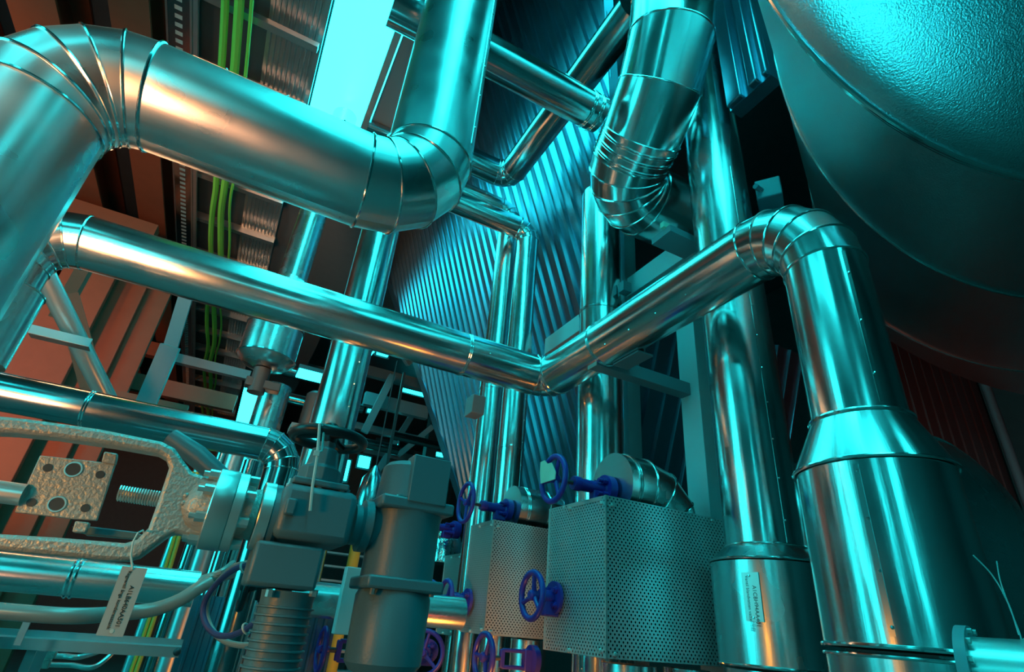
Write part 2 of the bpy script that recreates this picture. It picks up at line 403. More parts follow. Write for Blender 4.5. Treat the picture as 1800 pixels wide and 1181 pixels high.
def lap(t, o, r, z0, z1, az, mt, k=3, w=.07):
    h = A3(math.cos(az), math.sin(az), 0); q = A3(-math.sin(az), math.cos(az), 0); vs = []
    for z in (z0, z1):
        for tt, rr in ((-w, 1.0), (-w, 1.02), (w, 1.02), (w, 1.0)): vs.append(o+Z*z+(h*math.cos(tt)+q*math.sin(tt))*r*rr)
    s = link('lap_seam', MB()._add(vs, [(0, 1, 5, 4), (1, 2, 6, 5), (2, 3, 7, 6), (0, 3, 2, 1), (4, 5, 6, 7)]), mt, t)
    mb = MB()
    for i in range(k): mb.ball(o+Z*(z0+(z1-z0)*(i+.15)/(k-.7))+h*r*1.02+q*r*w*.4*(-1)**0, .006, 4)
    link('rivet', mb, M_BEAD, s)
lap(t, o, rv*.97, zc2+.03, zc1-.03, math.radians(200), M_ALU, 4, .032)

c0 = P(1346, 962, 2.98); zc0 = c0[2]; zct = go(c0, 'Z', 1346, 992)[2]
oc = A3(c0[0], c0[1], 0)
clad_pipe('insulated_pipe', 'upright metal-clad pipe passing behind the medium pipe and standing on the small plated vessel',
          [A3(c0[0], c0[1], zc0), A3(c0[0], c0[1], 7.4)], 0.209, .1, bands=[(0, .75)], seams=[(0, .0, .5, (-.35, -1, 0))], mt=M_ALU)
t = thing('plated_vessel', 'short wide metal-clad cylinder with a low conical cap and a riveted nameplate', 'vessel', oc)
rc = .302
zcb = go(c0, 'Z', 1360, 1172)[2]
link('shell', MB().lathe(oc, Z, [(zcb, rc*.985), (zct-.012, rc*.985)], n=56), M_ALU2, t)
link('lower_shell', MB().lathe(oc, Z, [(0, rc*.9), (zcb-.02, rc*.9)], n=48), M_ALU2, t)
link('cone_cap', MB().lathe(oc, Z, [(zct, rc), (zc0-.012, .216)], n=56), M_ALU2, t)
mb = MB(); mb.torus(oc+Z*zct, Z, rc, .006, 56); mb.torus(oc+Z*(zc0-.008), Z, .216, .006, 56); link('cap_bead', mb, M_BEAD, t)
mb = MB(); mb.torus(oc+Z*zcb, Z, rc*.99, .007, 56); link('base_bead', mb, M_BEAD, t)
lap(t, oc, (rc+.174)/2*1.02, zct+.004, zc0-.02, math.radians(230), M_ALU2, 2, .1) if False else None
# nameplate
def text_mesh(body, size, o, ex, ey, mt, parent, name='lettering', ext=0.0006, align='LEFT', curve=None):
    cu = bpy.data.curves.new(name, 'FONT'); cu.body = body; cu.size = size; cu.extrude = ext; cu.align_x = align; cu.align_y = 'CENTER'
    cu.resolution_u = 3
    tmp = bpy.data.objects.new(name+'_tmp', cu); COL.objects.link(tmp); bpy.context.view_layer.update()
    dg = bpy.context.evaluated_depsgraph_get(); me = bpy.data.meshes.new_from_object(tmp.evaluated_get(dg)); COL.objects.unlink(tmp); bpy.data.objects.remove(tmp)
    ez = np.cross(ex, ey)
    for v in me.vertices:
        v.co = Vector(tuple(o+ex*v.co.x+ey*v.co.y+ez*v.co.z-LOC[parent.name])) if curve is None else Vector(tuple(curve(v.co)-LOC[parent.name]))
    me.materials.clear(); me.materials.append(mt)
    ob = bpy.data.objects.new(name, me); COL.objects.link(ob); ob.parent = parent; LOC[ob.name] = LOC[parent.name]; return ob
pa = PL(1288, 1050, 'Y', c0[1]-.21)
az = math.atan2(pa[1]-c0[1], pa[0]-c0[0])
ex = A3(-math.sin(az), math.cos(az), 0); hn = A3(math.cos(az), math.sin(az), 0)
zp0 = go(c0, 'Z', 1352, 1000)[2]; zpA = go(c0+hn*rc, 'Z', 1284, 1004)[2]; zpB = go(c0+hn*rc, 'Z', 1293, 1090)[2]
pc = oc+hn*(rc+.004)+Z*((zpA+zpB)/2); hh = (zpA-zpB)/2
pl = link('nameplate', MB().box(pc, .042, hh, .0025, np.array([ex, Z, hn])), M_MACH, t)
text_mesh('A1CBH94AA401', .026, pc+hn*.0028+ex*.015+Z*hh*.45, -Z, ex, M_INK, pl)
text_mesh('Ventil blandvatten vattenlåda', .021, pc+hn*.0028-ex*.017+Z*hh*.85, -Z, ex, M_INK, pl)
for sg in (1, -1): mb = MB(); mb.ball(pc+Z*hh*.85*sg+hn*.003-ex*.003, .006, 5); link('rivet', mb, M_BEAD, pl)

# D : segmented S-bend at the top
dD = 4.0
d1 = P(1192, 92, dD); d2 = P(1087, 332, 4.75); d3 = go(d2, 'X', 1246, 402)
clad_pipe('insulated_pipe', 'thick segmented metal-clad pipe snaking down from the top centre right with many rolled rings',
          [go(d1, 'Z', 1182, -90), d1, d2, d3], 0.322, (0.9, 0.36), gores=(3, 5), bands=[(0, .25), (0, .62), (1, .2), (1, .55), (1, .9)], seams=[(1, .0, 1, (-1, .1, .3))], bead=.007)

# E : thinner pipes in the middle
e1b = P(690, 8, 3.55); e1a = go(e1b, 'X', 1050, 209)
clad_pipe('insulated_pipe', 'straight slim dark metal pipe sloping from behind the widest riser to the segmented pipe',
          [e1b, e1a], .138, .15, mt=M_DARKALU, bands=[(0, .93), (0, .97), (0, .2)])
e2 = P(893, 312, 6.9); e2b = go(e2, 'Y', 1121, 22); e2c = go(e2, 'X', 765, 252)
clad_pipe('insulated_pipe', 'slim dark metal pipe rising steeply to the right, crossing behind the sloping one',
          [e2c, e2, e2b], .163, .17, gores=(3,), mt=M_DARKALU, bands=[(1, .62)])
T2 = P(905, 700, 5.65); t2t = go(T2, 'Z', 930, 408); t2l = go(t2t, 'X', 765, 345)
clad_pipe('insulated_pipe', 'slim upright metal pipe with a gored elbow on top, right of the close pair',
          [A3(T2[0], T2[1], 0), A3(T2[0], T2[1], t2t[2]), t2l], .132, .155, gores=(3,), bands=[(0, .55)], seams=[(0, .3, .7, (.6, -1, 0))])
T1 = P(863, 700, 5.9); t1t = go(T1, 'Z', 884, 372)
clad_pipe('insulated_pipe', 'slim upright metal pipe with a lower joint band, left of the close pair',
          [A3(T1[0], T1[1], 0), A3(T1[0], T1[1], t1t[2]), A3(T1[0]-.9, T1[1], t1t[2])], .132, .155, gores=(4,), bands=[(0, .62)])
Fp = P(1055, 600, 4.9); zF = go(Fp, 'Z', 1058, 345)[2]
clad_pipe('insulated_pipe', 'upright metal pipe between the close pair and the light steel column',
          [A3(Fp[0], Fp[1], 0), A3(Fp[0], Fp[1], zF)], .190, .1, bands=[(0, go(Fp, 'Z', 1054, 553)[2]/zF)], seams=[(0, .05, .45, (.85, -.7, 0)), (0, .05, .4, (-1, -.3, 0))])
# far left column pipes
G6 = P(606, 660, 5.2)
clad_pipe('insulated_pipe', 'upright slender metal pipe behind the black handwheel at centre left',
          [A3(G6[0], G6[1], 0), A3(G6[0], G6[1], 6.7)], .2, .1, bands=[(0, go(G6, 'Z', 614, 606)[2]/6.7)], seams=[(0, .2, .6, (.4, -1, 0))])

# ------------------------------------------------------------------ hopper casing of the boiler
nL = unit(A3(.9435, 0, .332)); nR = unit(A3(0, .9385, .345))
KL = nL @ P(900, 500, 7.8)
ecor = PN(1112, 690, nL, KL); KR = nR @ ecor
ed = np.cross(nL, nR); ed = ed/ed[2]
def cor(z): return ecor+ed*(z-ecor[2])
far0 = PN(796, 830, nL, KL); far1 = PN(700, 540, nL, KL); fd = (far1-far0)/(far1[2]-far0[2])
def farp(z): return far0+fd*(z-far0[2])
Zb, Zt = 2.4, 9.5
h = thing('boiler_hopper', 'huge ribbed sheet-steel boiler hopper widening upward behind the pipes', 'hopper', A3(ecor[0]+.6, ecor[1]+1.0, Zb))
def corrug(p0, along, up, width, lo, hi, n, pitch, rib, dep):
    """Trapezoid sheet: ribs run in direction up(z); lo(s)/hi(s) give the z-range at station s."""
    prof = []; s = 0.0
    while s < width:
        prof += [(s, 0), (s+pitch-rib, 0), (s+pitch-rib*.75, dep), (s+pitch-rib*.25, dep)]; s += pitch
    prof.append((min(s, width+pitch), 0))
    vs = []; fs = []
    for q, off in prof:
        a, b_ = lo(q), hi(q)
        for zz in (a, b_): vs.append(p0+along*q+up*(zz)+n*off)
    m_ = len(prof)
    for q, off in prof:
        for zz in (lo(q), hi(q)): vs.append(p0+along*q+up*zz-n*.04)
    fs = []
    for i in range(m_-1):
        fs.append((2*i, 2*i+1, 2*i+3, 2*i+2)); fs.append((2*m_+2*i, 2*m_+2*i+2, 2*m_+2*i+3, 2*m_+2*i+1))
        fs.append((2*i, 2*i+2, 2*m_+2*i+2, 2*m_+2*i)); fs.append((2*i+1, 2*m_+2*i+1, 2*m_+2*i+3, 2*i+3))
    return MB()._add(vs, fs)
# left face : p(s,z) with x on the plane, s along Y from the corner line's base
upL = A3(-.332/.9435, 0, 1.0); upR = A3(0, -.345/.9385, 1.0)
ytop = cor(Zt)[1]; pL = A3((KL)/.9435*1.0, ytop, 0); pL = A3(KL/nL[0], ytop, 0)
yf_t = farp(Zt)[1]
kc = ed[1]
def loL(q):
    y = ytop+q; z = Zb
    z1 = ecor[2]+(y-ecor[1])/kc           # corner line: y falls as z rises
    if y < cor(Zb)[1]: z = max(z, z1)
    if y > farp(Zb)[1]: z = max(z, far0[2]+(y-far0[1])/fd[1])
    return min(z, Zt-.01)
link('ribbed_panel', corrug(pL, Y, upL, yf_t-ytop, loL, lambda q: Zt, -nL, 0.195, .085, .04), M_SHEET, h, ang=20)
pR = A3(cor(Zt)[0], KR/nR[1], 0); xw = 4.4
def loR(q):
    x = cor(Zt)[0]+q; z = Zb
    if x < cor(Zb)[0]: z = max(z, ecor[2]+(x-ecor[0])/ed[0])
    return min(z, Zt-.01)
link('ribbed_panel', corrug(pR, X, upR, xw, loR, lambda q: max(Zt if q < 1.15 else 4.9, loR(q)), -nR, .22, .05, .035), M_SHEET, h, ang=20)
cb, ct = cor(Zb), cor(Zt)
mb = MB(); mb.bar(cb+A3(.0, -.0, 0), ct, .10, .05, up=unit(-nL-nR)); link('corner_flashing', mb, M_SHEET, h)
mb = MB(); mb.bar(farp(Zb)-X*.03, farp(Zt)-X*.03, .03, .2, up=Y); link('edge_flashing', mb, M_SHEET, h)
xr = cor(Zt)[0]+xw
q = [cb+A3(.12, .12, 0), A3(xr, cb[1]+.12, Zb), A3(xr, farp(Zb)[1]-.1, Zb), farp(Zb)+A3(.12, -.1, 0)]
qt = [ct+A3(.12, .12, 0), A3(xr, ct[1]+.12, Zt), A3(xr, farp(Zt)[1]-.1, Zt), farp(Zt)+A3(.12, -.1, 0)]
link('bottom_plate', MB().prism(q[::-1], Z*.05), M_DARK, h)

# ------------------------------------------------------------------ big stucco vessel, upper right
def pc_(cx, cy, rpx, d): return P(cx, cy, d), rpx*d/F
t_d = 1.9
R1c, R1r = pc_(1963, -391, 720, 2.4); R2c, R2r = pc_(1876, 6, 520, 3.3)
R3c, R3r = pc_(1850, 100, 553, 5.1); R4c, R4r = pc_(1960, 10, 700, 5.6)
ax12 = unit(R2c-R1c)
tk = thing('stucco_vessel', 'enormous embossed grey metal vessel bulging into the top right corner', 'vessel', A3(R3c[0], R3c[1], 3.2))
NT = 96
def ring(c, r, ecc=0.0):
    out = []
    for k in range(NT):
        a = 2*math.pi*k/NT; dl = math.degrees(a)       # 236 deg points to the lower left; the far courses are flattened on the left side
        w = 1-ecc*min(1, max(0, (232-dl)/50))*(1 if dl > 90 else max(0, (dl-40)/50))
        out.append(c+(math.cos(a)*RT+math.sin(a)*UP)*r*w)
    return out
def loft(rs, cap0=False, cap1=False):
    vs = sum(rs, []); fs = []
    for j in range(len(rs)-1):
        fs += [(j*NT+k, (j+1)*NT+k, (j+1)*NT+(k+1) % NT, j*NT+(k+1) % NT) for k in range(NT)]
    if cap0: fs.append(list(range(NT)))
    if cap1: fs.append([(len(rs)-1)*NT+k for k in range(NT)][::-1])
    return MB()._add(vs, fs)
dome = []
for k in range(1, 13):
    a = math.pi/2*k/12; dome.append(ring(R1c-ax12*.53*math.cos(a), R1r*math.sin(a)))
def between(ca, ra, cb_, rb, n, bul=0, e0=0, e1=0):
    out = []
    for i in range(n+1):
        s = i/n; out.append(ring(ca+(cb_-ca)*s, ra+(rb-ra)*s+bul*math.sin(math.pi*s), e0+(e1-e0)*s))
    return out
link('dished_end', loft(dome, cap0=True), M_STUCCO, tk, ang=60)
link('shell_course', loft(between(R1c, R1r*.995, R2c, R2r, 8)), M_STUCCO, tk, ang=60)
link('flared_course', loft(between(R2c, R2r*.995, R3c, R3r, 8, 0, 0, .27)), M_STUCCO, tk, ang=60)
link('rear_course', loft(between(R3c, R3r*.99, R4c, R4r, 4, 0, .27, .30)+[ring(R4c+FW*.15, R4r, .30)], cap1=True), M_STUCCO, tk, ang=60)
mb = MB(); mb.tube(ring(R1c, R1r*1.004), .013, 8, closed=True); mb.tube(ring(R1c+ax12*.035, R1r*1.0), .010, 8, closed=True); link('weld_band', mb, M_BEAD, tk)
mb = MB(); mb.tube(ring(R2c, R2r*1.003), .010, 8, closed=True); link('weld_band', mb, M_ALU2, tk)
mb = MB(); mb.tube(ring(R3c, R3r*1.003, .27), .012, 8, closed=True); link('weld_band', mb, M_ALU2, tk)
# ------------------------------------------------------------------ perforated valve boxes
def perf_box(name, label, c, dx, dy, hgt, group=None):
    """c: near top corner (left-front edge). Box runs dx along +X, dy along +Y, hgt down."""
    c = np.asarray(c); lo = c-Z*hgt; t = thing(name, label, 'cover box', lo+A3(dx/2, dy/2, 0), group)
    th = .0015
    link('side_sheet', MB().box(c+A3(0, dy/2, -hgt/2), th, dy/2, hgt/2), M_PERF, t)
    link('side_sheet', MB().box(c+A3(dx, dy/2, -hgt/2), th, dy/2, hgt/2), M_PERF, t)
    link('front_sheet', MB().box(c+A3(dx/2, 0, -hgt/2), dx/2-.002, th, hgt/2), M_PERF, t)
    link('back_sheet', MB().box(c+A3(dx/2, dy, -hgt/2), dx/2-.002, th, hgt/2), M_PERF, t)
    link('bottom_sheet', MB().box(lo+A3(dx/2, dy/2, 0), dx/2-.003, dy/2-.003, th), M_PERF, t)
    for ax_, ay_ in ((0, 0), (0, dy), (dx, 0)):
        mb = MB(); mb.box(c+A3(ax_, ay_, -hgt/2), .006, .006, hgt/2); link('corner_strip', mb, M_MACH, t)
    mb = MB(); mb.box(c+A3(0, dy*.35, -.012), .004, dy*.30, .012); link('top_flange', mb, M_MACH, t)
    for q in (c+A3(-.004, .04, -.04), c+A3(.04, -.004, -.05), c+A3(dx*.75, -.004, -.02), lo+A3(-.006, .04, .03), lo+A3(-.006, dy*.55, .012), lo+A3(.05, -.006, .02), c+A3(-.004, dy*.6, -.03), lo+A3(dx*.8, -.006, .02)):
        mb = MB(); mb.box(q, .012, .010, .008); mb.ball(q, .012, 5); link('clip', mb, M_MACH, t, bevel=.002)
    # added dark sheets stand in for the shade inside the box
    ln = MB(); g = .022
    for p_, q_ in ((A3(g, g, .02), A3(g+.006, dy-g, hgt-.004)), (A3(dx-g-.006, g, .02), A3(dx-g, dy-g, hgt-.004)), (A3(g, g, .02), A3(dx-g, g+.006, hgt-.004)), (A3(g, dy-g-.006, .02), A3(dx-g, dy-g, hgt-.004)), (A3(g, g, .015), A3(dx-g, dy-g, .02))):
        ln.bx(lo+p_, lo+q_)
    link('shade_sheet', ln, M_DARK, t)
    return t
DB = 3.08
k1 = P(1065, 870, DB)
perf_box('perforated_box', 'largest perforated sheet-metal box, at the front beside the plated vessel', k1, 1.08, .60, .80)
k2 = P(869, 913, 4.35)
perf_box('perforated_box', 'middle perforated metal box, darker, half hidden behind the front one', k2, 1.05, .44, .81)
k3 = P(812, 972, 5.6)
perf_box('perforated_box', 'rearmost perforated metal box, a narrow strip showing beside the grey actuator', k3, .7, .45, .75)

# clad elbows above the boxes
def axis_elbow(label, end, corner, down, r, R, bands=()):
    return clad_pipe('insulated_elbow', label, [end, corner, down], r, R, gores=(3,), bands=bands, mt=M_ALU2, bead=.006, cat='pipe')
q1 = PL(1075, 855, 'Y', k1[1]+.30); q2 = go(q1, 'X', 1172, 850)
axis_elbow('short fat metal-clad elbow dropping behind the largest perforated box', q1, q2, A3(q2[0], q2[1], k1[2]-.38), .215, .24, bands=[(0, .35)])
q3 = PL(898, 893, 'Y', k2[1]+.22); q4 = go(q3, 'X', 985, 890)
axis_elbow('short metal-clad elbow behind the middle perforated box and the wheel with the rag', q3, q4, A3(q4[0], q4[1], k2[2]-.35), .19, .2, bands=[(0, .3)])
q5 = P(782, 955, 6.3)
mb = MB(); mb.lathe(q5-Z*.22, Z, [(0, .20), (.1, .19), (.22, .20), (.33, .16), (.42, .08)], n=24)
solo('foil_wrap', mb, M_FOIL, 'crumpled foil wrapping above the narrow rearmost box', 'insulation')

# ------------------------------------------------------------------ handwheels and stems
def handwheel(t, c, a, R, mt, rim=.018, spokes=3, rot=0.3):
    a = unit(a); w = link('handwheel', MB().torus(c, a, R, rim, 48, 10), mt, t, ang=60)
    ref = Z if abs(a @ Z) < .9 else X; u = unit(ref-a*(ref @ a)); v = np.cross(a, u)
    for i in range(spokes):
        th = rot+2*math.pi*i/spokes; d = u*math.cos(th)+v*math.sin(th)
        link('spoke', MB().tube([c+a*.012+d*rim, c+a*.004+d*R*.55, c+d*R], [rim*.95, rim*.7, rim*.8], 8), mt, w)
    link('hub', MB().lathe(c-a*.02, a, [(0, rim*1.1), (.01, rim*1.6), (.05, rim*1.6), (.06, rim*1.2)], 16), mt, w)
    return w
def stem_valve(label, c, a, R, L, mt=M_BLUE, rot=.3, group=None, bonnet=True, rim=.018, yoke=False):
    """Handwheel at c; stem runs along a for length L to the bonnet flange."""
    a = unit(a); t = thing('stem_valve', label, 'valve', c, group)
    handwheel(t, c, a, R, mt, rim, rot=rot)
    link('stem', MB().lathe(c, a, [(0, .013), (L*.35, .013)], 12), M_DARK, t)
    if yoke:
        mb = MB(); up = Z
        for s_ in (-1, 1): mb.bar(c+a*L*.35+up*.045*s_, c+a*L*.95+up*.045*s_, .03, .022)
        mb.bar(c+a*L*.35-up*.05, c+a*L*.35+up*.05, .03, .03, up=a); mb.bar(c+a*L*.85-up*.06, c+a*L*.85+up*.06, .05, .06, up=a)
        link('yoke', mb, mt, t, bevel=.006)
        link('flange', MB().lathe(c+a*L*.9, a, [(0, .085), (L*.1, .085)], 24), mt, t)
    else:
        link('bonnet', MB().lathe(c, a, [(L*.33, .040), (L*.36, .044), (L*.45, .044), (L*.46, .038), (L*.86, .038), (L*.88, .05)], 20), mt, t)
        link('flange', MB().lathe(c, a, [(L*.88, .09), (L, .09)], 24), mt, t)
        ref = Z if abs(a @ Z) < .9 else X; u = unit(ref-a*(ref @ a)); v = np.cross(a, u)
        for i in range(4):
            th = math.pi/4+math.pi/2*i; p = c+(u*math.cos(th)+v*math.sin(th))*.058
            link('bolt', MB().lathe(p, a, [(L*.72, .012), (L*.80, .012), (L*.80, .020), (L*.88, .020)], 8), mt, t)
        link('gland_boss', MB().box(c+a*L*.78-Z*.055, .05, .03, .045), mt, t, bevel=.01)
    return t
G_V = 'blue handwheel valves of the boxes'
w1 = PL(973, 841, 'Y', q1[1]); w1e = go(w1, 'X', 1073, 853)
stem_valve('blue handwheel valve with a torn rag on its rim, above the largest box', w1, X, .135, np.linalg.norm(w1e-w1), rot=.5, group=G_V)
# rag on the rim
rc_ = w1+A3(-.035, 0, 0)
poly = [PL(*p, 'X', rc_[0]) for p in ((950, 812), (957, 809), (962, 815), (969, 813), (976, 829), (975, 842), (950, 850), (949, 830))]
mb = MB(); mb.prism(poly, X*.006); solo('paper_rag', mb, M_CLOTH, 'torn pale rag stuck on the rim of the upper front blue handwheel', 'rag')
w2 = PL(819, 883, 'Y', q3[1]); w2e = go(w2, 'X', 896, 893)
stem_valve('blue handwheel valve in front of the close pipe pair, above the middle box', w2, X, .155, np.linalg.norm(w2e-w2), rot=.9, group=G_V)
w3e = P(806, 932, 5.9); w3 = w3e-X*.62
stem_valve('blue valve stem poking out behind the grey actuator, over the foil wrapping', w3, X, .14, .62, rot=.2, group=G_V)
w4 = PL(935, 1046, 'X', k1[0]-.175)
stem_valve('purple-lit blue handwheel low on the side of the largest box', w4, X, .122, .158, rot=.15, group=G_V, bonnet=False)
w5 = PL(783, 1052, 'X', k2[0]-.215)
stem_valve('small blue handwheel low on the side of the middle box', w5, X, .13, .195, rot=.7, group=G_V)
w6 = P(752, 1055, 4.6)
stem_valve('blue handwheel seen almost edge-on beside the grey actuator motor', w6, unit(X+Y*.25), .15, .3, rot=1.1, group=G_V)
w7 = P(850, 1155, 3.3)
stem_valve('handwheel at the bottom edge in the amber light, its yoke running right', w7, X, .125, .36, rot=.6, group=G_V, yoke=True)
w8 = P(744, 1147, 4.2)
stem_valve('handwheel at the bottom edge right of the grey actuator motor', w8, unit(X*.5+Y), .15, .3, rot=.2, group=G_V)
w9 = P(565, 1141, 2.9)
stem_valve('dark handwheel valve between the finned motor and the smooth motor, bottom edge', w9, X, .10, .26, rot=.4, group=G_V, yoke=True, rim=.013)
w10 = P(431, 1030, 2.3)
stem_valve('black handwheel valve inside the loop of navy hose', w10, X, .087, .18, mt=M_BLACK, rot=.45, yoke=True, rim=.013)

# pipes under the boxes, down to the floor
for (px, d, r_, lab) in ((800, 5.6, .12, 'upright pipe under the narrow rearmost perforated box'), (1105, 3.05, .15, 'upright pipe under the largest perforated box'), (1205, 3.15, .13, 'upright pipe under the largest box, next to the plated vessel')):
    p = P(px, 1150, d); ztop = min(1.48, 1.6)
    zt0 = 1.47 if px != 800 else k3[2]-.76
    solo('drain_pipe', MB().lathe(A3(p[0], p[1], 0), Z, [(0, r_), (zt0, r_)], n=32), M_ALU2, lab, 'pipe')

solo('drain_pipe', MB().lathe(A3(k2[0]+.5, k2[1]+.22, 0), Z, [(0, .14), (k2[2]-.825, .14)], n=32), M_ALU2, 'upright pipe under the middle perforated box', 'pipe')
# ------------------------------------------------------------------ control valve yoke and flanges (foreground left)
dV = 1.25
axp = P(398, 897, dV); yv = axp[1]
def V(px, py, y=None): return PL(px, py, 'Y', yv if y is None else y)
t = thing('valve_yoke', 'rough cast steel valve yoke frame with a bolted round flange, foreground left', 'valve', V(300, 985))
outer = [(-40, 732), (60, 742), (180, 759), (285, 780), (308, 792), (322, 812), (338, 833), (362, 842), (380, 846), (358, 948), (330, 945), (308, 938), (290, 948), (268, 965), (246, 981), (225, 987), (190, 986), (100, 977), (0, 968), (-40, 966)]
inner = [(-40, 938), (0, 940), (100, 946), (222, 956), (242, 950), (262, 930), (280, 880), (298, 825), (292, 808), (278, 800), (200, 786), (100, 772), (30, 765), (-40, 762)]
front = [V(*p) for p in outer+inner]
mb = MB(); mb.prism([p-Y*.028 for p in front], Y*.056); link('yoke_frame', mb, M_CAST, t, bevel=.008)
hx = lambda px: go(axp, 'X', px, 897)[0]-axp[0]
mb = MB(); mb.lathe(axp, X, [(hx(318), .03), (hx(335), .052), (hx(350), .060), (hx(367), .063)], n=36, ref=Z); link('neck', mb, M_CAST, t)
rfl = np.linalg.norm(go(axp, 'Z', 420, 828)-axp)*.97
o1 = axp
mb = MB(); mb.lathe(o1, X, [(hx(366), rfl*.97), (hx(368), rfl), (hx(402), rfl), (hx(404), rfl*.985)], n=64); link('flange', mb, M_MACH, t)
mb = MB(); mb.lathe(o1, X, [(hx(404.3), rfl*.97), (hx(405), rfl*.98), (hx(421), rfl*.98), (hx(423), rfl*.96)], n=64); fl2 = link('flange', mb, M_MACH, t)
mb = MB(); mb.lathe(o1, X, [(hx(423), rfl*.72), (hx(440), rfl*.62), (hx(452), rfl*.66)], n=48); link('spacer', mb, M_CAST, t)
for i in range(8):
    th = math.radians(22.5+45*i); c = o1+(Y*math.cos(th)+Z*math.sin(th))*rfl*.84
    for a0, a1_ in ((hx(348), hx(366)), (hx(423), hx(440))):
        mb = MB(); mb.lathe(c, X, [(a0-.012, .006), (a0, .006), (a0, .011), (a1_, .011)], 6); link('bolt', mb, M_MACH, t)
mb = MB(); c = V(332, 882)-Y*.03
for dx_, dz in ((-.008, .008), (.008, .008), (-.008, -.008), (.008, -.008), (0, 0)): mb.ball(c+A3(dx_, 0, dz), .006, 5)
link('cast_mark', mb, M_CAST, t)
# plate with six holes inside the yoke
t = thing('mounting_plate', 'square steel plate with six round holes inside the valve yoke', 'plate', V(110, 905, yv+.06))
yp = yv+.05
pq = [V(x, y, yp) for x, y in ((70, 800), (180, 812), (203, 815), (170, 915), (130, 912), (25, 900))]
ex, ez = unit(pq[1]-pq[0]), None
mb = MB(); mb.prism(pq, Y*.012); plt = link('plate', mb, M_CAST, t, bevel=.002)
for (x, y, r_) in ((84, 822, .0085), (129, 825, .013), (176, 834, .0085), (55, 883, .0085), (100, 886, .013), (150, 893, .0085)):
    c = V(x, y, yp-.001); hl = link('hole', MB().lathe(c, Y, [(-.0006, r_), (.001, r_)], 20), M_DARK, plt)
    if r_ > .01: link('collar', MB().torus(c, Y, r_*1.15, .0025, 24, 6), M_MACH, plt)
for q in (((183, 793), (207, 797), (203, 816), (178, 812)), ((132, 915), (158, 918), (150, 937), (126, 935))):
    mb = MB(); mb.prism([V(x, y, yp-.008) for x, y in q], Y*.02); link('lug', mb, M_CAST, t, bevel=.003)
mb = MB(); n_ = 140; s0 = V(208, 866, yv+.06); s1 = V(282, 878, yv+.06)
mb.tube([s0+(s1-s0)*(i/n_)+(Y*math.cos(i*.7)+Z*math.sin(i*.7))*.016 for i in range(n_+1)], .0022, 6)
solo('coil_spring', mb, M_MACH, 'coil spring lying between the holed plate and the yoke web', 'spring')
mb = MB(); mb.lathe(V(-30, 860, yv+.05), X, [(0, .022), (V(48, 860, yv+.05)[0]-V(-30, 860, yv+.05)[0], .022)], 24); solo('valve_spindle', mb, M_MACH, 'smooth round spindle entering the yoke from the left edge', 'spindle')
b_ = V(292, 955, yv+.03)
mb = MB(); mb.prism([V(x, y, yv+.09) for x, y in ((125, 925), (150, 940), (268, 950), (240, 935), (160, 925))], Y*.03); solo('bracket_plate', mb, M_GREY, 'flat bracket behind the lower arm of the yoke', 'bracket', bevel=.003)

# ------------------------------------------------------------------ electric actuators
t = thing('geared_actuator', 'grey gearbox actuator with black top handwheel and ribbed round motor', 'actuator', V(500, 1100))
mb = MB(); mb.lathe(axp, X, [(hx(453), rfl*.84), (hx(455), rfl*.86), (hx(474), rfl*.86)], n=56); link('coupling_flange', mb, M_MACH, t)
mb = MB(); mb.lathe(axp, X, [(hx(475), rfl*.84), (hx(486), rfl*.84), (hx(492), rfl*.78)], n=56); link('rear_flange', mb, M_GREY, t)
gz0, gz1 = V(520, 955)[2]-axp[2], V(560, 866)[2]-axp[2]
gx0, gx1 = hx(484), hx(616)
mb = MB(); mb.box(axp+A3((gx0+gx1)/2, 0, (gz0+gz1)/2), (gx1-gx0)/2, .085, (gz1-gz0)/2); link('gearbox', mb, M_GREY, t, bevel=.018)
mb = MB(); mb.box(axp+A3(hx(502), -.088, (V(505, 900)[2]-axp[2])), .011, .012, .018); link('boss', mb, M_GREY, t, bevel=.004)
mb = MB(); c = V(556, 858); mb.box(c, (hx(600)-hx(500))/2, .075, .008); link('cover_plate', mb, M_GREY, t, bevel=.004)
for px in (510, 560, 600):
    c = V(px, 852+(px-500)*.12, yv-.06); mb = MB(); mb.lathe(c-Z*.008, Z, [(0, .009), (.012, .009), (.013, .006), (.024, .006)], 6); link('bolt', mb, M_MACH, t)
c = V(606, 862, yv-.02); link('plug', MB().lathe(c-Z*.01, Z, [(0, .014), (.012, .014), (.012, .010), (.022, .010)], 12), M_GREY, t)
cb_ = V(557, 856); hz = lambda py: V(560, py)[2]-cb_[2]
bon = MB().lathe(cb_, Z, [(0, .052), (hz(826), .052), (hz(820), .040), (hz(790), .034), (hz(786), .022), (hz(772), .022)], n=8); link('bonnet', bon, M_GREY, t, bevel=.002)
hwc = A3(cb_[0], cb_[1], V(573, 771)[2])
handwheel(t, hwc, Z, .088, M_BLACK, .0135, rot=.9)
mb = MB(); wl_ = go(hwc, 'X', 566, 745)
wt = [V(562, 745, yv-.095), V(558, 800, yv-.10), V(550, 850, yv-.10), V(545, 898, yv-.10)]
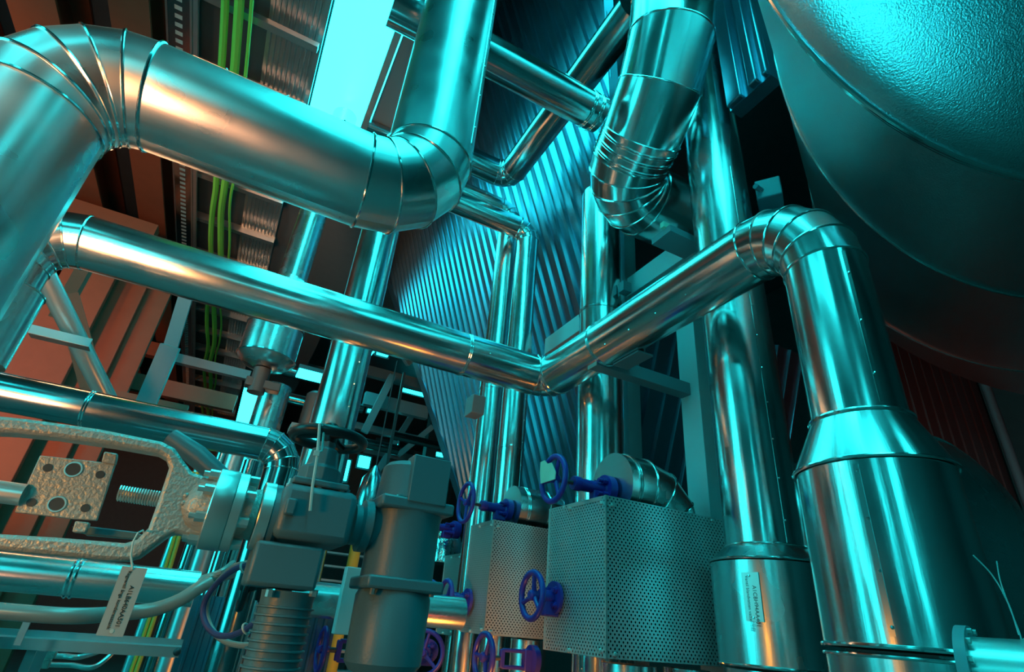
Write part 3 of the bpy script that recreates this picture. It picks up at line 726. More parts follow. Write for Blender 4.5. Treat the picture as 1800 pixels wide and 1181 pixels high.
# block and ribbed motor under the gearbox
bx0, bx1 = hx(463), hx(578); z0 = V(515, 1037)[2]-axp[2]; z1 = V(520, 962)[2]-axp[2]
mb = MB(); mb.box(axp+A3((bx0+bx1)/2, 0, (z0+z1)/2), (bx1-bx0)/2, .075, (z1-z0)/2); link('terminal_block', mb, M_GREY, t, bevel=.008)
mc = A3(V(506, 1050)[0], yv, 0); zt_, zb_ = V(506, 1040)[2], V(485, 1215)[2]
rm = (V(560, 1060)[0]-V(459, 1060)[0])/2*.96
prof = [(0, rm*.98)]; pz = 0; L_ = zt_-zb_
mb = MB(); mb.lathe(mc+Z*zt_, -Z, [(0, rm*1.0), (.02, rm*.97), (L_, rm*.95)], n=40); mt_ = link('motor', mb, M_GREY, t)
k = 0; pz = .03
while pz < L_-.01:
    link('cooling_rib', MB().lathe(mc+Z*(zt_-pz), -Z, [(0, rm*.97), (.001, rm*1.06), (.004, rm*1.06), (.006, rm*.97)], n=40, caps=False), M_GREY, mt_); pz += .0165
for px in (475, 552):
    c = V(px, 1040, yv-.055); link('bolt', MB().lathe(c, -Z, [(-.004, .009), (.010, .009)], 6), M_MACH, t)
mb = MB(); mb.tube([p for p in wt]+[], .0035, 6); mb2 = MB(); mb2.tube([V(556, 797, yv-.1), V(566, 792, yv-.09), V(570, 752, yv-.09), V(563, 744, yv-.095)], .003, 6)
z_ = solo('cable_tie', mb, M_TIE, 'long white cable tie hanging from the black handwheel', 'cable tie'); link('loop', mb2, M_TIE, z_)
link('head', MB().box(V(556, 797, yv-.1), .006, .005, .006), M_TIE, z_)

t = thing('drive_unit', 'taller smooth grey actuator with flat top box and rounded motor below', 'actuator', V(690, 1175))
ya = yv
def VX(px, py): return PL(px, py, 'Y', ya)
ox = VX(706, 960); cx_ = ox[0]
zA = lambda py, px=706: VX(px, py)[2]
tilt = lambda py: 706-(py-960)*.165
def cz(py): return VX(tilt(py), py)[2]
rb = (VX(770, 960)[0]-VX(642, 960)[0])/2
oA = A3(cx_, ya, 0)
link('body', MB().lathe(oA, Z, [(cz(1018), rb*.94), (cz(915), rb*.94), (cz(905), rb*.98)], n=40), M_GREY, t)
def plate(nm, py0, py1, k_, bev=.005):
    mb = MB(); z0, z1 = cz(py0), cz(py1); mb.box(oA+Z*(z0+z1)/2, rb*k_, rb*k_, abs(z1-z0)/2); return link(nm, mb, M_GREY, t, bevel=bev)
plate('upper_flange', 906, 886, 1.0, .006); plate('lower_flange', 1040, 1018, .98, .006)
link('cap', MB().lathe(oA, Z, [(cz(884), rb*.92), (cz(830), rb*.86), (cz(822), rb*.74)], n=40), M_GREY, t)
mb = MB(); pp = [VX(707, 812), VX(769, 822), VX(762, 905), VX(697, 893)]
xa, xb = VX(703, 850)[0], VX(767, 850)[0]
mb.box(A3((xa+xb)/2, ya-rb*.72, (cz(893)+cz(815))/2), (xb-xa)/2, rb*.32, (cz(815)-cz(893))/2); link('switch_box', mb, M_GREY, t, bevel=.003)
link('motor', MB().lathe(oA, Z, [(cz(1190), rb*.45), (cz(1180), rb*.80), (cz(1165), rb*.94), (cz(1050), rb*.96), (cz(1040), rb*.90)], n=44), M_GREY, t)
c = VX(655, 928); cc = A3(0, ya, VX(650, 926)[2])
xg = [VX(p, 926)[0] for p in (617, 628, 632, 646, 648, 670, 690)]
link('drive_arm', MB().lathe(cc, X, [(xg[0], .048), (xg[1], .048), (xg[2], .062), (xg[3], .062), (xg[4], .05), (xg[5], .05), (xg[6], .056)], n=36), M_GREY, t)
for px, py in ((685, 883), (640, 1040), (755, 895), (740, 1045)):
    c = VX(px, py)-Y*rb*.8; link('bolt', MB().lathe(c-Z*.006, Z, [(0, .006), (.014, .006)], 6), M_MACH, t)

# ------------------------------------------------------------------ label tag on a wire
yt = yv-.12
T_ = lambda x, y: PL(x, y, 'Y', yt)
q = [T_(214, 995), T_(260, 999), T_(217, 1119), T_(168, 1117)]
c = (q[0]+q[1]+q[2]+q[3])/4; wx = abs((q[1]-q[0])[0])/2*.97; hz_ = (q[0][2]+q[1][2]-q[2][2]-q[3][2])/4
t = thing('label_tag', 'white plastic tag with two printed lines hanging on a wire from the yoke', 'tag', c-Z*hz_)
tg = link('tag_plate', MB().box(c, wx, .0012, hz_), M_TAG, t)
text_mesh('A1LB640AA501', hz_*.185, c-Y*.0015+X*wx*.30+Z*hz_*.46, -Z, X, M_INK, tg)
text_mesh('Regventil ånga kondensattank', hz_*.142, c-Y*.0015-X*wx*.28+Z*hz_*.88, -Z, X, M_INK, tg)
link('hole', MB().lathe(c-Y*.002+X*wx*.05-Z*hz_*.86, Y, [(0, .0035), (.001, .0035)], 14), M_TIE, tg)
ws = [T_(233, 1001)-Y*.002, T_(230, 975), T_(234, 952), T_(243, 936), V(251, 932, yv-.03), V(254, 938, yv+.01)]
link('wire', MB().tube(ws, .0018, 6), M_TIE, t)

# ------------------------------------------------------------------ hose loops, pipes and trays, lower left
def spline(pts, n=10):
    pts = [np.asarray(p) for p in pts]; out = []
    for i in range(len(pts)-1):
        p0, p1, p2, p3 = pts[max(i-1, 0)], pts[i], pts[i+1], pts[min(i+2, len(pts)-1)]
        for k in range(n):
            s = k/n; out.append(.5*((2*p1)+(-p0+p2)*s+(2*p0-5*p1+4*p2-p3)*s*s+(-p0+3*p1-3*p2+p3)*s**3))
    return out+[pts[-1]]
dh = 1.42
hp = [P(x, y, d) for x, y, d in ((475, 1000, 1.32), (450, 993, 1.36), (420, 997, 1.42), (390, 1017, 1.46), (366, 1045, 1.46), (357, 1072, 1.45), (362, 1097, 1.43), (380, 1115, 1.41), (405, 1117, 1.38), (430, 1107, 1.35), (455, 1088, 1.31))]
h1 = solo('cable_loop', MB().tube(spline(hp), .0075, 10), M_NAVY, 'thick navy cable looping out and back to the ribbed motor', 'cable')
hp = [P(x, y, d) for x, y, d in ((470, 990, 1.40), (445, 988, 1.43), (412, 996, 1.48), (385, 1020, 1.5), (368, 1046, 1.5), (362, 1075, 1.5), (372, 1105, 1.48), (390, 1124, 1.45), (415, 1133, 1.42), (440, 1134, 1.38), (462, 1128, 1.34))]
solo('cable_loop', MB().tube(spline(hp), .0075, 10), M_HOSE, 'second grey cable loop running just behind and below the navy one', 'cable')
for (x, y, lab) in ((428, 997, 'white tie wrapped round the top of the cable loops'), (433, 1105, 'white tie wrapped round the bottom of the navy cable loop')):
    mb = MB(); mb.torus(P(x, y, 1.385 if y < 1050 else 1.35), unit(P(x+12, y+(-4 if y < 1050 else -8), 1.38)-P(x, y, 1.38)), .0125, .003, 20, 6); solo('cable_tie', mb, M_TIE, lab, 'cable tie')
h0 = P(345, 1036, 1.95); hl = go(h0, 'X', -60, 1028)
clad_pipe('insulated_pipe', 'level metal-clad pipe behind the hanging white tag, lower left', [hl, h0], .058, .1, bands=[(0, .42)], seams=[(0, .3, 1, (0, -.2, 1))], mt=M_ALU2)
hp = [go(P(60, 1078, 1.45), 'X', -40, 1078), go(P(60, 1078, 1.45), 'X', 120, 1079), P(210, 1078, 1.6), P(270, 1071, 1.66), P(315, 1055, 1.7), P(345, 1036, 1.74), P(370, 1022, 1.78)]
solo('grey_hose', MB().tube(spline(hp), .0205, 14), M_HOSE, 'thick grey hose sweeping up to the tied bundle under the tag', 'hose')
mb = MB(); 
for i in range(5):
    mb.tube(spline([P(340+i*4, 1036-i*5, 1.75+.02*i), P(375+i*3, 1022-i*4, 1.8), P(410, 1010-i*5, 1.9)]), .011, 8)
solo('cable_bundle', mb, M_HOSE, 'tied bundle of dull cables where the grey hose ends', 'cables')
# tray under the tag
p0 = P(-40, 1118, 1.9); p1 = go(p0, 'X', 322, 1128)
tr = thing('cable_tray', 'long steel channel running level below the hanging tag', 'tray', p0)
link('channel', MB().bar(p0, p1, .10, .012).bar(p0+A3(0, -.05, -.012), p1+A3(0, -.05, -.012), .004, .035), M_GALV, tr)
link('lip', MB().bar(p0+A3(0, .05, .012), p1+A3(0, .05, .012), .004, .03), M_GALV, tr)
link('end_cap', MB().ball(p1+A3(-.01, -.055, -.01), .014, 6), M_DARK, tr)
for i, (x0, y0, x1, y1, d, lab) in enumerate(((85, 1152, 168, 1164, 2.5, 'upper bent handrail tube under the steel channel'), (80, 1168, 195, 1150, 2.7, 'lower bent handrail tube rising to the right under the channel'))):
    pa_, pb_ = P(x0, y0, d), P(x1-25, y0+2, d); pc2 = P(x1+25, y1-26, d+.2)
    solo('handrail_tube', MB().tube(spline([pa_, (pa_+pb_)/2, pb_, pc2]), .012, 10), M_MACH, lab, 'handrail')
for (x0, y0, x1, y1, d, w, lab) in ((62, 1130, 35, 1200, 2.0, .03, 'slanting steel flat near the bottom left corner'), (78, 1125, 52, 1200, 2.1, .05, 'second wider slanting steel flat in the bottom left corner'), (48, 1092, 28, 1132, 1.8, .02, 'short pale steel flat above the bottom left corner')):
    a_ = P(x0, y0, d); b2_ = A3(a_[0], a_[1], P(x1, y1, d)[2]); solo('steel_flat', MB().bar(a_, b2_, w, .008, up=Y), M_GALV, lab, 'bracket')
for (x, y, d) in ((95, 1148, 2.4), (84, 1166, 2.5)):
    solo('pipe_clamp', MB().box(P(x-4, y, d), .018, .02, .02), M_CAST, 'small clamp holding the %s handrail tube at the bottom left' % ('upper' if y < 1160 else 'lower'), 'clamp', bevel=.004)
p0 = P(262, 1142, 2.4); solo('rod_clip', MB().bar(p0, go(p0, 'X', 315, 1148), .008, .008).ball(p0, .012, 5), M_MACH, 'thin horizontal rod with a round eye below the channel end', 'rod')
# ribbed cladding behind hoses
pz_ = P(345, 1040, 2.6)
mb = corrug(A3(pz_[0], pz_[1]+.3, 0), X, Z, .75, lambda q: .0, lambda q: 1.62, -Y, .05, .022, .014)
solo('ribbed_cladding', mb, M_SHEET, 'upright ribbed sheet cladding behind the cable loops', 'cladding', ang=20)
# pale panel and pipes right of the finned motor
p0 = P(618, 1090, 2.7); q = [P(603, 1010, 2.7), P(634, 1012, 2.7)]
solo('pale_box', MB().box(P(615, 1055, 2.7), .052, .03, .15), M_TEALPAINT, 'plain pale box between the two actuator motors', 'box', bevel=.004)
p0 = P(600, 1058, 2.9); solo('insulated_pipe', MB().lathe(p0-X*.3, X, [(0, .085), (1.0, .085)], 30), M_ALU2, 'level clad pipe glimpsed between the two actuator motors', 'pipe')

# ------------------------------------------------------------------ supports around the medium pipe
bk0 = P(1042, 634, 4.02); bk1 = go(bk0, 'X', 1236, 696)
t = thing('support_beam', 'dark square steel beam holding up the medium pipe, ending at the pale column', 'beam', bk0)
link('beam', MB().bar(bk0, bk1, .103, .103), M_STEEL, t, bevel=.004)
link('end_plate', MB().box(bk0-X*.003, .003, .056, .056), M_CAST, t)
sh = P(1112, 633, 3.86)
t = thing('pipe_shoe', 'small steel shoe plate between the medium pipe and the dark support beam', 'bracket', sh)
link('base_plate', MB().box(sh, .066, .14, .007), M_STEEL, t); link('web', MB().box(sh+Z*.03, .006, .13, .03), M_STEEL, t)
cl = P(1231, 720, 4.3)
t = thing('steel_column', 'pale flat-sided steel column behind the upright pipe on the plated vessel', 'column', A3(cl[0], cl[1], 0))
hwid = 22/F*4.3
link('web', MB().bx(A3(cl[0]-hwid-.0, cl[1]-.1, 0), A3(cl[0]+hwid, cl[1]+.1, 4.2)), M_TEALPAINT, t, bevel=.004)
link('base_plate', MB().bx(A3(cl[0]-.14, cl[1]-.16, 0), A3(cl[0]+.14, cl[1]+.16, .02)), M_TEALPAINT, t)
g0 = P(1222, 432, 4.6); g1 = go(g0, 'Y', 962, 607)
t = thing('tie_beam', 'pale box beam running behind the medium pipe parallel to its forward stretch', 'beam', g1)
link('beam', MB().bar(g0, g1, .13, .21), M_TEALPAINT, t, bevel=.004)
link('gusset', MB().bar(P(1102, 508, 5.0)-X*.07, P(1102, 508, 5.0)+X*.02, .08, .1), M_STEEL, t)
s2 = P(1108, 600, 5.0)
t = thing('steel_strip', 'bright flat steel post standing just right of the upright middle pipe', 'post', A3(s2[0], s2[1], 0))
link('post', MB().bx(A3(s2[0]-.068, s2[1]-.03, 0), A3(s2[0]+.068, s2[1]+.03, go(s2, 'Z', 1108, 405)[2])), M_GALV, t)
p = P(835, 715, 4.75); solo('junction_box', MB().box(p, .06, .08, .085), M_STEEL, 'small square box fixed beside the lower sleeve of the left slim pipe', 'box', bevel=.006)
# box near the tank, with stub
p = P(1352, 342, 4.0); t = thing('sensor_box', 'small grey cube-shaped box on a stub beside the stucco vessel', 'box', p)
link('housing', MB().box(p, .085, .085, .085, np.array([unit(X+Y*.7), unit(Y-X*.7), Z])), M_GREY, t, bevel=.008)
link('stub', MB().tube([p-X*.06-Z*.01, p-X*.17-Y*.02-Z*.02], .02, 10), M_GREY, t)
p = P(1165, 414, 4.25); t = thing('pipe_saddle', 'angled steel saddle under the lower end of the segmented pipe', 'bracket', p)
e_ = go(p, 'X', 1220, 430)
link('channel', MB().bar(p-X*.02, e_+X*.02, .21, .06), M_STEEL, t); link('packing', MB().bar(p-X*.05+Z*.05-Y*.05, p+X*.03+Z*.05-Y*.05, .04, .05), M_CLOTH, t)
# hung duct, top right of the segmented pipe
pd_ = P(1318, 165, 4.1)
t = thing('hung_duct', 'ribbed rectangular steel duct hanging between the segmented pipe and the stucco vessel', 'duct', pd_)
yb0, yb1 = PL(1357, 140, 'X', pd_[0])[1], PL(1284, 197, 'X', pd_[0])[1]
zb = pd_[2]
link('casing', MB().bx(A3(pd_[0], yb0, zb), A3(pd_[0]+.12, yb1, zb+2.0)), M_SHEET, t)
wy = (yb1-yb0)
for f0, f1, off in ((.0, .12, .05), (.22, .42, .06), (.62, .98, .05)):
    link('rib_panel', MB().bx(A3(pd_[0]-off, yb0+wy*f0, zb+.01), A3(pd_[0]+.01, yb0+wy*f1, zb+2.0)), M_SHEET, t, bevel=.012)

# ------------------------------------------------------------------ right foreground: clad drum, flanged pipe, wires
pdr = P(1715, 995, 3.3)
t = thing('clad_drum', 'large round-ended clad drum lying behind the tall reducer vessel, lower right', 'drum', pdr)
rd = 232/F*3.3
link('shell', MB().lathe(pdr, Y, [(0, rd), (.9, rd)], n=72), M_ALU2, t)
link('end_sheet', MB().lathe(pdr, -Y, [(0, rd*.985), (.06, rd*.93), (.15, rd*.75), (.22, rd*.5), (.26, rd*.25), (.27, .01)], n=72), M_ALU2, t)
link('rim', MB().torus(pdr, Y, rd, .011, 72, 8), M_BEAD, t)
for yy in (.15, .75): link('leg', MB().bx(A3(pdr[0]-.3, pdr[1]+yy-.05, 0), A3(pdr[0]+.3, pdr[1]+yy+.05, pdr[2]-rd*.85)), M_STEEL, t)
pf = P(1730, 1203, 1.2); axf = unit(A3(.28, -.96, 0)); sdx = np.cross(axf, Z)
t = thing('flanged_pipe', 'polished pipe end with a bolted dark flange in the bottom right corner', 'pipe', pf)
rr = .093
link('barrel', MB().lathe(pf, axf, [(0, rr), (.30, rr)], n=56), M_MACH, t)
link('flange', MB().lathe(pf, axf, [(-.022, rr*1.24), (0, rr*1.24)], n=56), M_STEEL, t)
for i in range(14):
    th = 2*math.pi*i/14; c = pf+(sdx*math.cos(th)+Z*math.sin(th))*rr*1.13
    link('bolt', MB().lathe(c, axf, [(0, .0065), (.009, .0065)], 6), M_MACH, t)
wc = pf+axf*.10
ang = [math.radians(a) for a in range(0, 360, 12)]
link('support_leg', MB().lathe(A3(pf[0], pf[1], 0), Z, [(0, .05), (.008, .05), (.01, .025), (pf[2]-rr*.9, .025)], 16), M_STEEL, t)
wr = solo('seal_wire', MB().tube([wc+(sdx*math.cos(a)+Z*math.sin(a))*rr*1.03 for a in ang], .0018, 6, closed=True), M_DARK, 'thin wire wrapped round the polished corner pipe, its twisted ends sticking up', 'wire')
wt_ = wc+(-sdx*.1+Z)*rr*1.07; d_ = depth(wt_)
k0_ = P(1791, 1116, d_)
link('twist', MB().tube(spline([wt_, P(1796, 1124, d_), P(1792, 1112, d_), P(1772, 1060, d_+.03), P(1758, 1020, d_+.05), P(1752, 986, d_+.06)]), .0015, 6), M_TIE, wr)
link('twist', MB().tube(spline([k0_, P(1773, 1062, d_+.02), P(1745, 1012, d_+.04), P(1711, 976, d_+.05)]), .0015, 6), M_TIE, wr)

# ribbed wall cladding far right, under the stucco vessel
pr = P(1650, 690, 6.6)
solo('wall_cladding', corrug(A3(pr[0]-1.3, pr[1], 0), X, Z, 2.3, lambda q: .02, lambda q: 6.3, -Y, .22, .05, -.03), M_SHEETR, 'dark ribbed wall cladding glimpsed under the stucco vessel at the right', 'cladding', ang=20)
pr2 = go(pr, 'X', 1735, 700)
solo('service_pipe', MB().lathe(A3(pr2[0], pr2[1]-.15, 0), Z, [(0, .05), (6.2, .05)], 14), M_STEEL, 'thin upright service pipe on the ribbed cladding at the far right', 'pipe')
# ------------------------------------------------------------------ roof steel, cables and lamps
def C8(px, py): return PL(px, py, 'Z', ZC)
# purlins under the roof between the big left beam and the skylight
ys = [4.3, 5.15, 6.18, 7.3, 8.5, 9.8, 11.1, 12.4, 13.7, 15.0, 16.3, 17.6, 19.0, 20.5, 22.0, 23.5]
G_P = 'roof purlins between the beam and the skylight'
for i, y in enumerate(ys):
    z = ZC-.28
    t = solo('roof_purlin', MB().bx(A3(-2.25, y-.05, z), A3(SKX0-.04, y+.05, z+.08)).bx(A3(-2.25, y+.07, z+.1), A3(SKX0-.04, y+.09, z+.22)), M_GALV, 'grey steel purlin running crosswise under the dark roof beside the green cables', 'purlin', G_P)
s_ = 0
d_mesh = corrug(A3(-1.2, 3.0, ZC-.06), X, Y, .62, lambda q: 0.0, lambda q: 20.0, -Z, .062, .03, .03)
solo('roof_deck', d_mesh, M_GALV, 'ribbed grey roof deck strip directly left of the bright skylight', 'roof sheet', ang=20)
b = MB(); b.bar(A3(SKX0-.05, -3, ZC-.05), A3(SKX0-.05, 8.4, ZC-.05), .06, .14); o = struct('trim_1', b, M_GALV)
# big beams along the hall, left
for i, (x, w_, hh_, lab) in enumerate(((-2.55, .42, .5, 'deep brown roof beam running along the hall left of the perforated tray'), (-3.45, .5, .7, 'second brown roof beam, farther left above the widest pipe'), (-4.6, .55, .8, 'third brown roof beam at the far upper left'), (-5.9, .6, .8, 'fourth brown roof beam, leftmost of the roof beams'))):
    t = thing('roof_beam', lab, 'beam', A3(x, 12, ZC-hh_))
    link('web', MB().bx(A3(x-.03, 2.0, ZC-hh_), A3(x+.03, 27, ZC-.02)), M_BEAM, t)
    link('flange', MB().bx(A3(x-w_/2, 2.0, ZC-hh_-.04), A3(x+w_/2, 27, ZC-hh_)), M_BEAM, t)
    link('flange', MB().bx(A3(x-w_/2, 2.0, ZC-.06), A3(x+w_/2, 27, ZC-.02)), M_BEAM, t)
for i, y in enumerate((9.5, 15, 21)):
    solo('cross_beam', MB().bx(A3(-8.9, y-.12, ZC-1.25), A3(-2.3, y+.12, ZC-.9)), M_BEAM, ('nearest', 'middle', 'farthest')[i]+' of the three brown cross beams under the left roof', 'beam')
# perforated cable tray, hanging along Y
t = thing('perforated_tray', 'perforated metal cable tray running along the roof at the top left', 'tray', A3(-2.1, 8, ZC-.35))
slots = MB().bx(A3(-2.22, 3.0, ZC-.36), A3(-1.98, 26, ZC-.35)); nb = len(slots.f)
for i in range(150): y = 3.2+i*.12; slots.bx(A3(-2.14, y, ZC-.364), A3(-2.06, y+.055, ZC-.3595))  # white slots painted as light showing through the holes
sl = link('perforated_bottom', slots, M_DARKALU, t); sl.data.materials.append(M_TIE)
sl.data.polygons.foreach_set('material_index', [0 if k < nb else 1 for k in range(len(slots.f))])
for x in (-2.23, -1.97): link('side_rail', MB().bx(A3(x-.012, 3.0, ZC-.36), A3(x+.012, 26, ZC-.26)), M_GALV, t)
# long ladder rail
for x, lab in ((-1.9, 'long straight rail beside the perforated tray, carrying the green cables'),):
    solo('ladder_rail', MB().bx(A3(x-.025, 4.0, ZC-.42), A3(x+.025, 26, ZC-.37)), M_GALV, lab, 'rail')
# green cables
G_C = 'green cables along the roof'
for i, (x, r_, lab) in enumerate(((-1.60, .045, 'left thick green cable'), (-1.45, .055, 'middle thickest green cable'), (-1.32, .022, 'right thin green cable'))):
    pts = []
    for k in range(40):
        y = 3.0+k*.55; sag = .05*math.sin(k*1.3+i); pts.append(A3(x+.035*math.sin(k*.9+i*.8)*(1 if y > 8 else .15), y, ZC-.40+.02*math.sin(k*1.7)))
    solo('roof_cable', MB().tube(spline(pts, 4), r_, 8), M_GREEN, lab+' running along the roof purlins', 'cable')
# hanging frame beside the skylight
zf = ZC-.75
A_ = lambda px, py: PL(px, py, 'Z', zf)
f0 = A_(628, 240); f1 = A_(694, 262)
x0, x1, yE = f0[0], A_(712, 205)[0]-.02, f0[1]
t = thing('hanging_cradle', 'dark steel frame hanging below the skylight, left of the widest riser', 'frame', A3((x0+x1)/2, yE-1.5, zf))
for xx in (x0+.04, x1): link('rail', MB().bx(A3(xx-.04, yE-3.4, zf), A3(xx+.04, yE, zf+.12)), M_GALV, t, bevel=.006)
link('cover_plate', MB().bx(A3(x0+.10, yE-3.3, zf+.1), A3(x1-.04, yE-.02, zf+.115)), M_STEEL, t)
for yy in (yE-.25, yE-2.0, yE-3.2): link('cross_tube', MB().tube([A3(x0+.08, yy, zf+.02), A3(x1-.03, yy, zf+.02)], .085, 16), M_DARKALU, t)
for xx in (x0+.04, x1): link('hanger', MB().bx(A3(xx-.015, yE-1.2, zf+.12), A3(xx+.015, yE-1.17, ZC)), M_GALV, t)

# vertical vessel hanging behind the medium pipe, with a valve and pipe under it
vx = P(478, 600, 6.2)
t = thing('hanging_vessel', 'upright round-bottomed metal vessel hanging above the bright rectangular lamp', 'vessel', vx)
rv_ = 47/F*6.2; zb_ = go(vx, 'Z', 468, 640)[2]; zt_ = go(vx, 'Z', 500, 510)[2]
ov = A3(vx[0], vx[1], 0)
link('shell', MB().lathe(ov, Z, [(zb_-.06, rv_*.35), (zb_-.02, rv_*.78), (zb_+.05, rv_), (zt_, rv_), (zt_+.15, rv_*.55), (ZC-.02, rv_*.55)], n=44), M_ALU2, t, ang=40)
link('clamp_ring', MB().torus(ov+Z*(zb_+.06), Z, rv_*1.01, .012, 44, 6), M_BEAD, t)
hlp = [ov+Z*(zb_+.42+.03*math.cos(2*a))+A3(math.cos(a), math.sin(a), 0)*rv_*1.02 for a in [2*math.pi*k/30 for k in range(30)]]
link('hoop', MB().tube(hlp, .008, 6, closed=True), M_DARK, t)
link('outlet_pipe', MB().lathe(ov, Z, [(zb_-.07, .09), (zb_-.35, .09)], n=20), M_DARK, t)
link('valve_body', MB().box(ov+Z*(zb_-.25)+X*.05, .18, .07, .05), M_DARK, t, bevel=.01)
p = P(458, 730, 6.0)
solo('insulated_pipe', MB().lathe(A3(p[0]+.08, p[1]+.3, 0), Z, [(0, .17), (go(p, 'Z', 470, 660)[2], .17)], n=30), M_ALU2, 'upright pipe standing right of the bright rectangular lamp', 'pipe')
# dark motor on a bracket
p = P(548, 725, 6.6); t = thing('pump_motor', 'dark small upright motor between the bright lamp and the slender upright pipe', 'motor', p-Z*.2)
link('casing', MB().lathe(p-Z*.2, Z, [(0, .10), (.05, .12), (.42, .11), (.46, .07)], n=24), M_DARK, t); link('mounting_bracket', MB().box(p-Z*.24, .2, .16, .03), M_STEEL, t)

# lamps
def lamp_fixture(c, ux, uy, w, l, label, tubes=0):
    t = thing('ceiling_lamp', label, 'lamp', c)
    n = np.cross(ux, uy); n = n if n[2] < 0 else -n
    Rm = np.array([ux, uy, n])
    link('housing', MB().box(c-n*.05, w/2, l/2, .04, Rm), M_DARK, t); link('diffuser', MB().box(c, w/2*.96, l/2*.97, .012, Rm), M_LAMP, t, bevel=.008)
    return t
zl = 5.2
ca = [PL(x, y, 'Z', zl) for x, y in ((430, 673), (466, 678), (445, 749), (411, 745))]
cc_ = sum(ca)/4; wl2 = abs(ca[1][0]-ca[0][0]); ll = abs(ca[3][1]-ca[0][1])
lamp_fixture(cc_, X, Y, wl2, ll, 'large glowing rectangular lamp above the dark level pipe, left of centre')
pl_ = PL(556, 663, 'Z', 5.6); lamp_fixture(pl_, X, Y, .75, .5, 'small glowing oblong lamp far away near the middle')
pl_ = PL(573, 806, 'Z', 3.4); lamp_fixture(pl_, X, Y, .35, .5, 'small round-ended lamp seen just under the black handwheel')
pl_ = PL(622, 640, 'Z', 7.2); lamp_fixture(pl_, X, Y, .5, 2.2, 'distant roof lamp just left of the hopper edge')
for (x, y, z, w_, l_, lab) in ((-3.6, -2.0, 7.4, .5, 1.6, 'added unseen fill light behind the camera on the left'), (1.2, -5.4, 7.4, .6, 1.8, 'added unseen fill light behind the camera over the aisle'), (3.4, -2.4, 7.2, .6, 1.2, 'added unseen fill light behind the camera beside the stucco vessel')):
    lamp_fixture(A3(x, y, z), X, Y, w_, l_, lab)  # unseen fixtures added for general light and vessel highlights

# dark level pipe in front (left middle)
g0 = P(486, 784, 3.0); g1 = go(g0, 'X', 105, 718); g1b = go(g0, 'X', -22, 695)
clad_pipe('insulated_pipe', 'dark polished level pipe above the valve yoke, turning down behind the flanges',
          [g1b, go(g0, 'X', 505, 787), A3(go(g0, 'X', 505, 787)[0], g0[1], 1.2)], .088, .12, gores=(4,), mt=M_DARKALU, bands=[(0, .32)], bead=.004)
# brace tubes and left steel
b0, b1_ = P(72, 470, 4.4), P(190, 705, 4.9)
t = thing('brace_tube', 'thick galvanised brace tube slanting down to the right, left edge middle', 'brace', b1_)
link('mounting_plate', MB().box(b0+(b0-b1_)*.3, .12, .12, .01), M_GALV, t)
link('tube', MB().tube([b0+(b0-b1_)*.3, b1_+(b1_-b0)*.25], .078, 20), M_MACH, t)
t = thing('angle_bar', 'short level steel angle crossing in front of the thick brace tube', 'bracket', P(60, 590, 4.3))
a0 = P(52, 588, 4.2); a1_ = go(a0, 'X', 162, 603)
link('leg', MB().bar(a0, a1_, .10, .012), M_GALV, t); link('upright', MB().bar(a0+A3(0, -.05, .03), a1_+A3(0, -.05, .03), .01, .07), M_GALV, t)
for (xa, ya, xb, yb, d, w_, lab) in ((300, 608, 248, 730, 7.0, .22, 'dark diagonal strut rising right from the level dark pipe'), (150, 470, 100, 560, 6.5, .14, 'pale diagonal strut just right of the widest riser foot'), (118, 520, 170, 705, 5.6, .20, 'brown raking strut behind the thick brace tube'),
                                     (330, 510, 300, 610, 9, .2, 'steel post under the left roof beside the cable rail')):
    p0, p1 = P(xa, ya, d), P(xb, yb, d*.98)
    solo('steel_strut', MB().bar(p0, p1, w_, .12, up=Y), M_BEAM if xa < 290 else M_STEEL, lab, 'strut')  # plain steel struts with free ends, no hangers
p0 = P(190, 690, 8.0); p1 = go(p0, 'X', 330, 680)
for k, (xa, ya, xb, d, w_, lab) in enumerate(((185, 660, 420, 9.5, .3, 'broad level platform girder behind the diagonal strut'), (300, 628, 440, 10.5, .18, 'level girder carrying the roof ladder near the green cables'), (180, 690, 330, 8.2, .12, 'thin level rail low behind the thick brace tube'))):
    p0 = P(xa, ya, d); solo('platform_girder', MB().bar(p0, go(p0, 'X', xb, ya+30), .15, w_), M_BEAM if k != 1 else M_STEEL, lab, 'girder')  # platform girders and rail, ends left free
# big gantry panels behind the left pipes, catching the amber light
for i, (xa, xb, y0_, y1_, d, lab) in enumerate(((120, 195, 300, 640, 9.0, 'tall brown cladding panel between the two left pipes, nearest the riser'), (205, 262, 320, 640, 9.6, 'second tall brown cladding panel, middle of the left three'), (272, 312, 330, 600, 10.0, 'narrow tall grey cladding panel beside the cable ladder'))):
    c0_ = P((xa+xb)/2, 480, d); w_ = (xb-xa)/F*d
    solo('cladding_panel', MB().bx(A3(c0_[0]-w_/2, c0_[1], 0), A3(c0_[0]+w_/2, c0_[1]+.12, 7.2)), M_BEAM, lab, 'panel', bevel=.01)
# riser sleeve and flange of pipe B at the left edge
p = P(32, 545, 2.2)
zr = go(b3, 'Z', 30, 515)[2]
t = thing('sleeve', 'wider clad sleeve round the foot of the medium pipe at the left edge', 'pipe', A3(b3[0], b3[1], 0))
link('shell', MB().lathe(A3(b3[0], b3[1], 0), Z, [(zr-.45, .212), (zr, .212)], n=44, caps=False), M_ALU2, t)
link('end_ring', MB().lathe(A3(b3[0], b3[1], 0), Z, [(zr-.452, .185), (zr-.45, .212)], n=44, caps=False), M_ALU2, t)
link('bead', MB().torus(A3(b3[0], b3[1], zr), Z, .212, .007, 44, 6), M_BEAD, t)

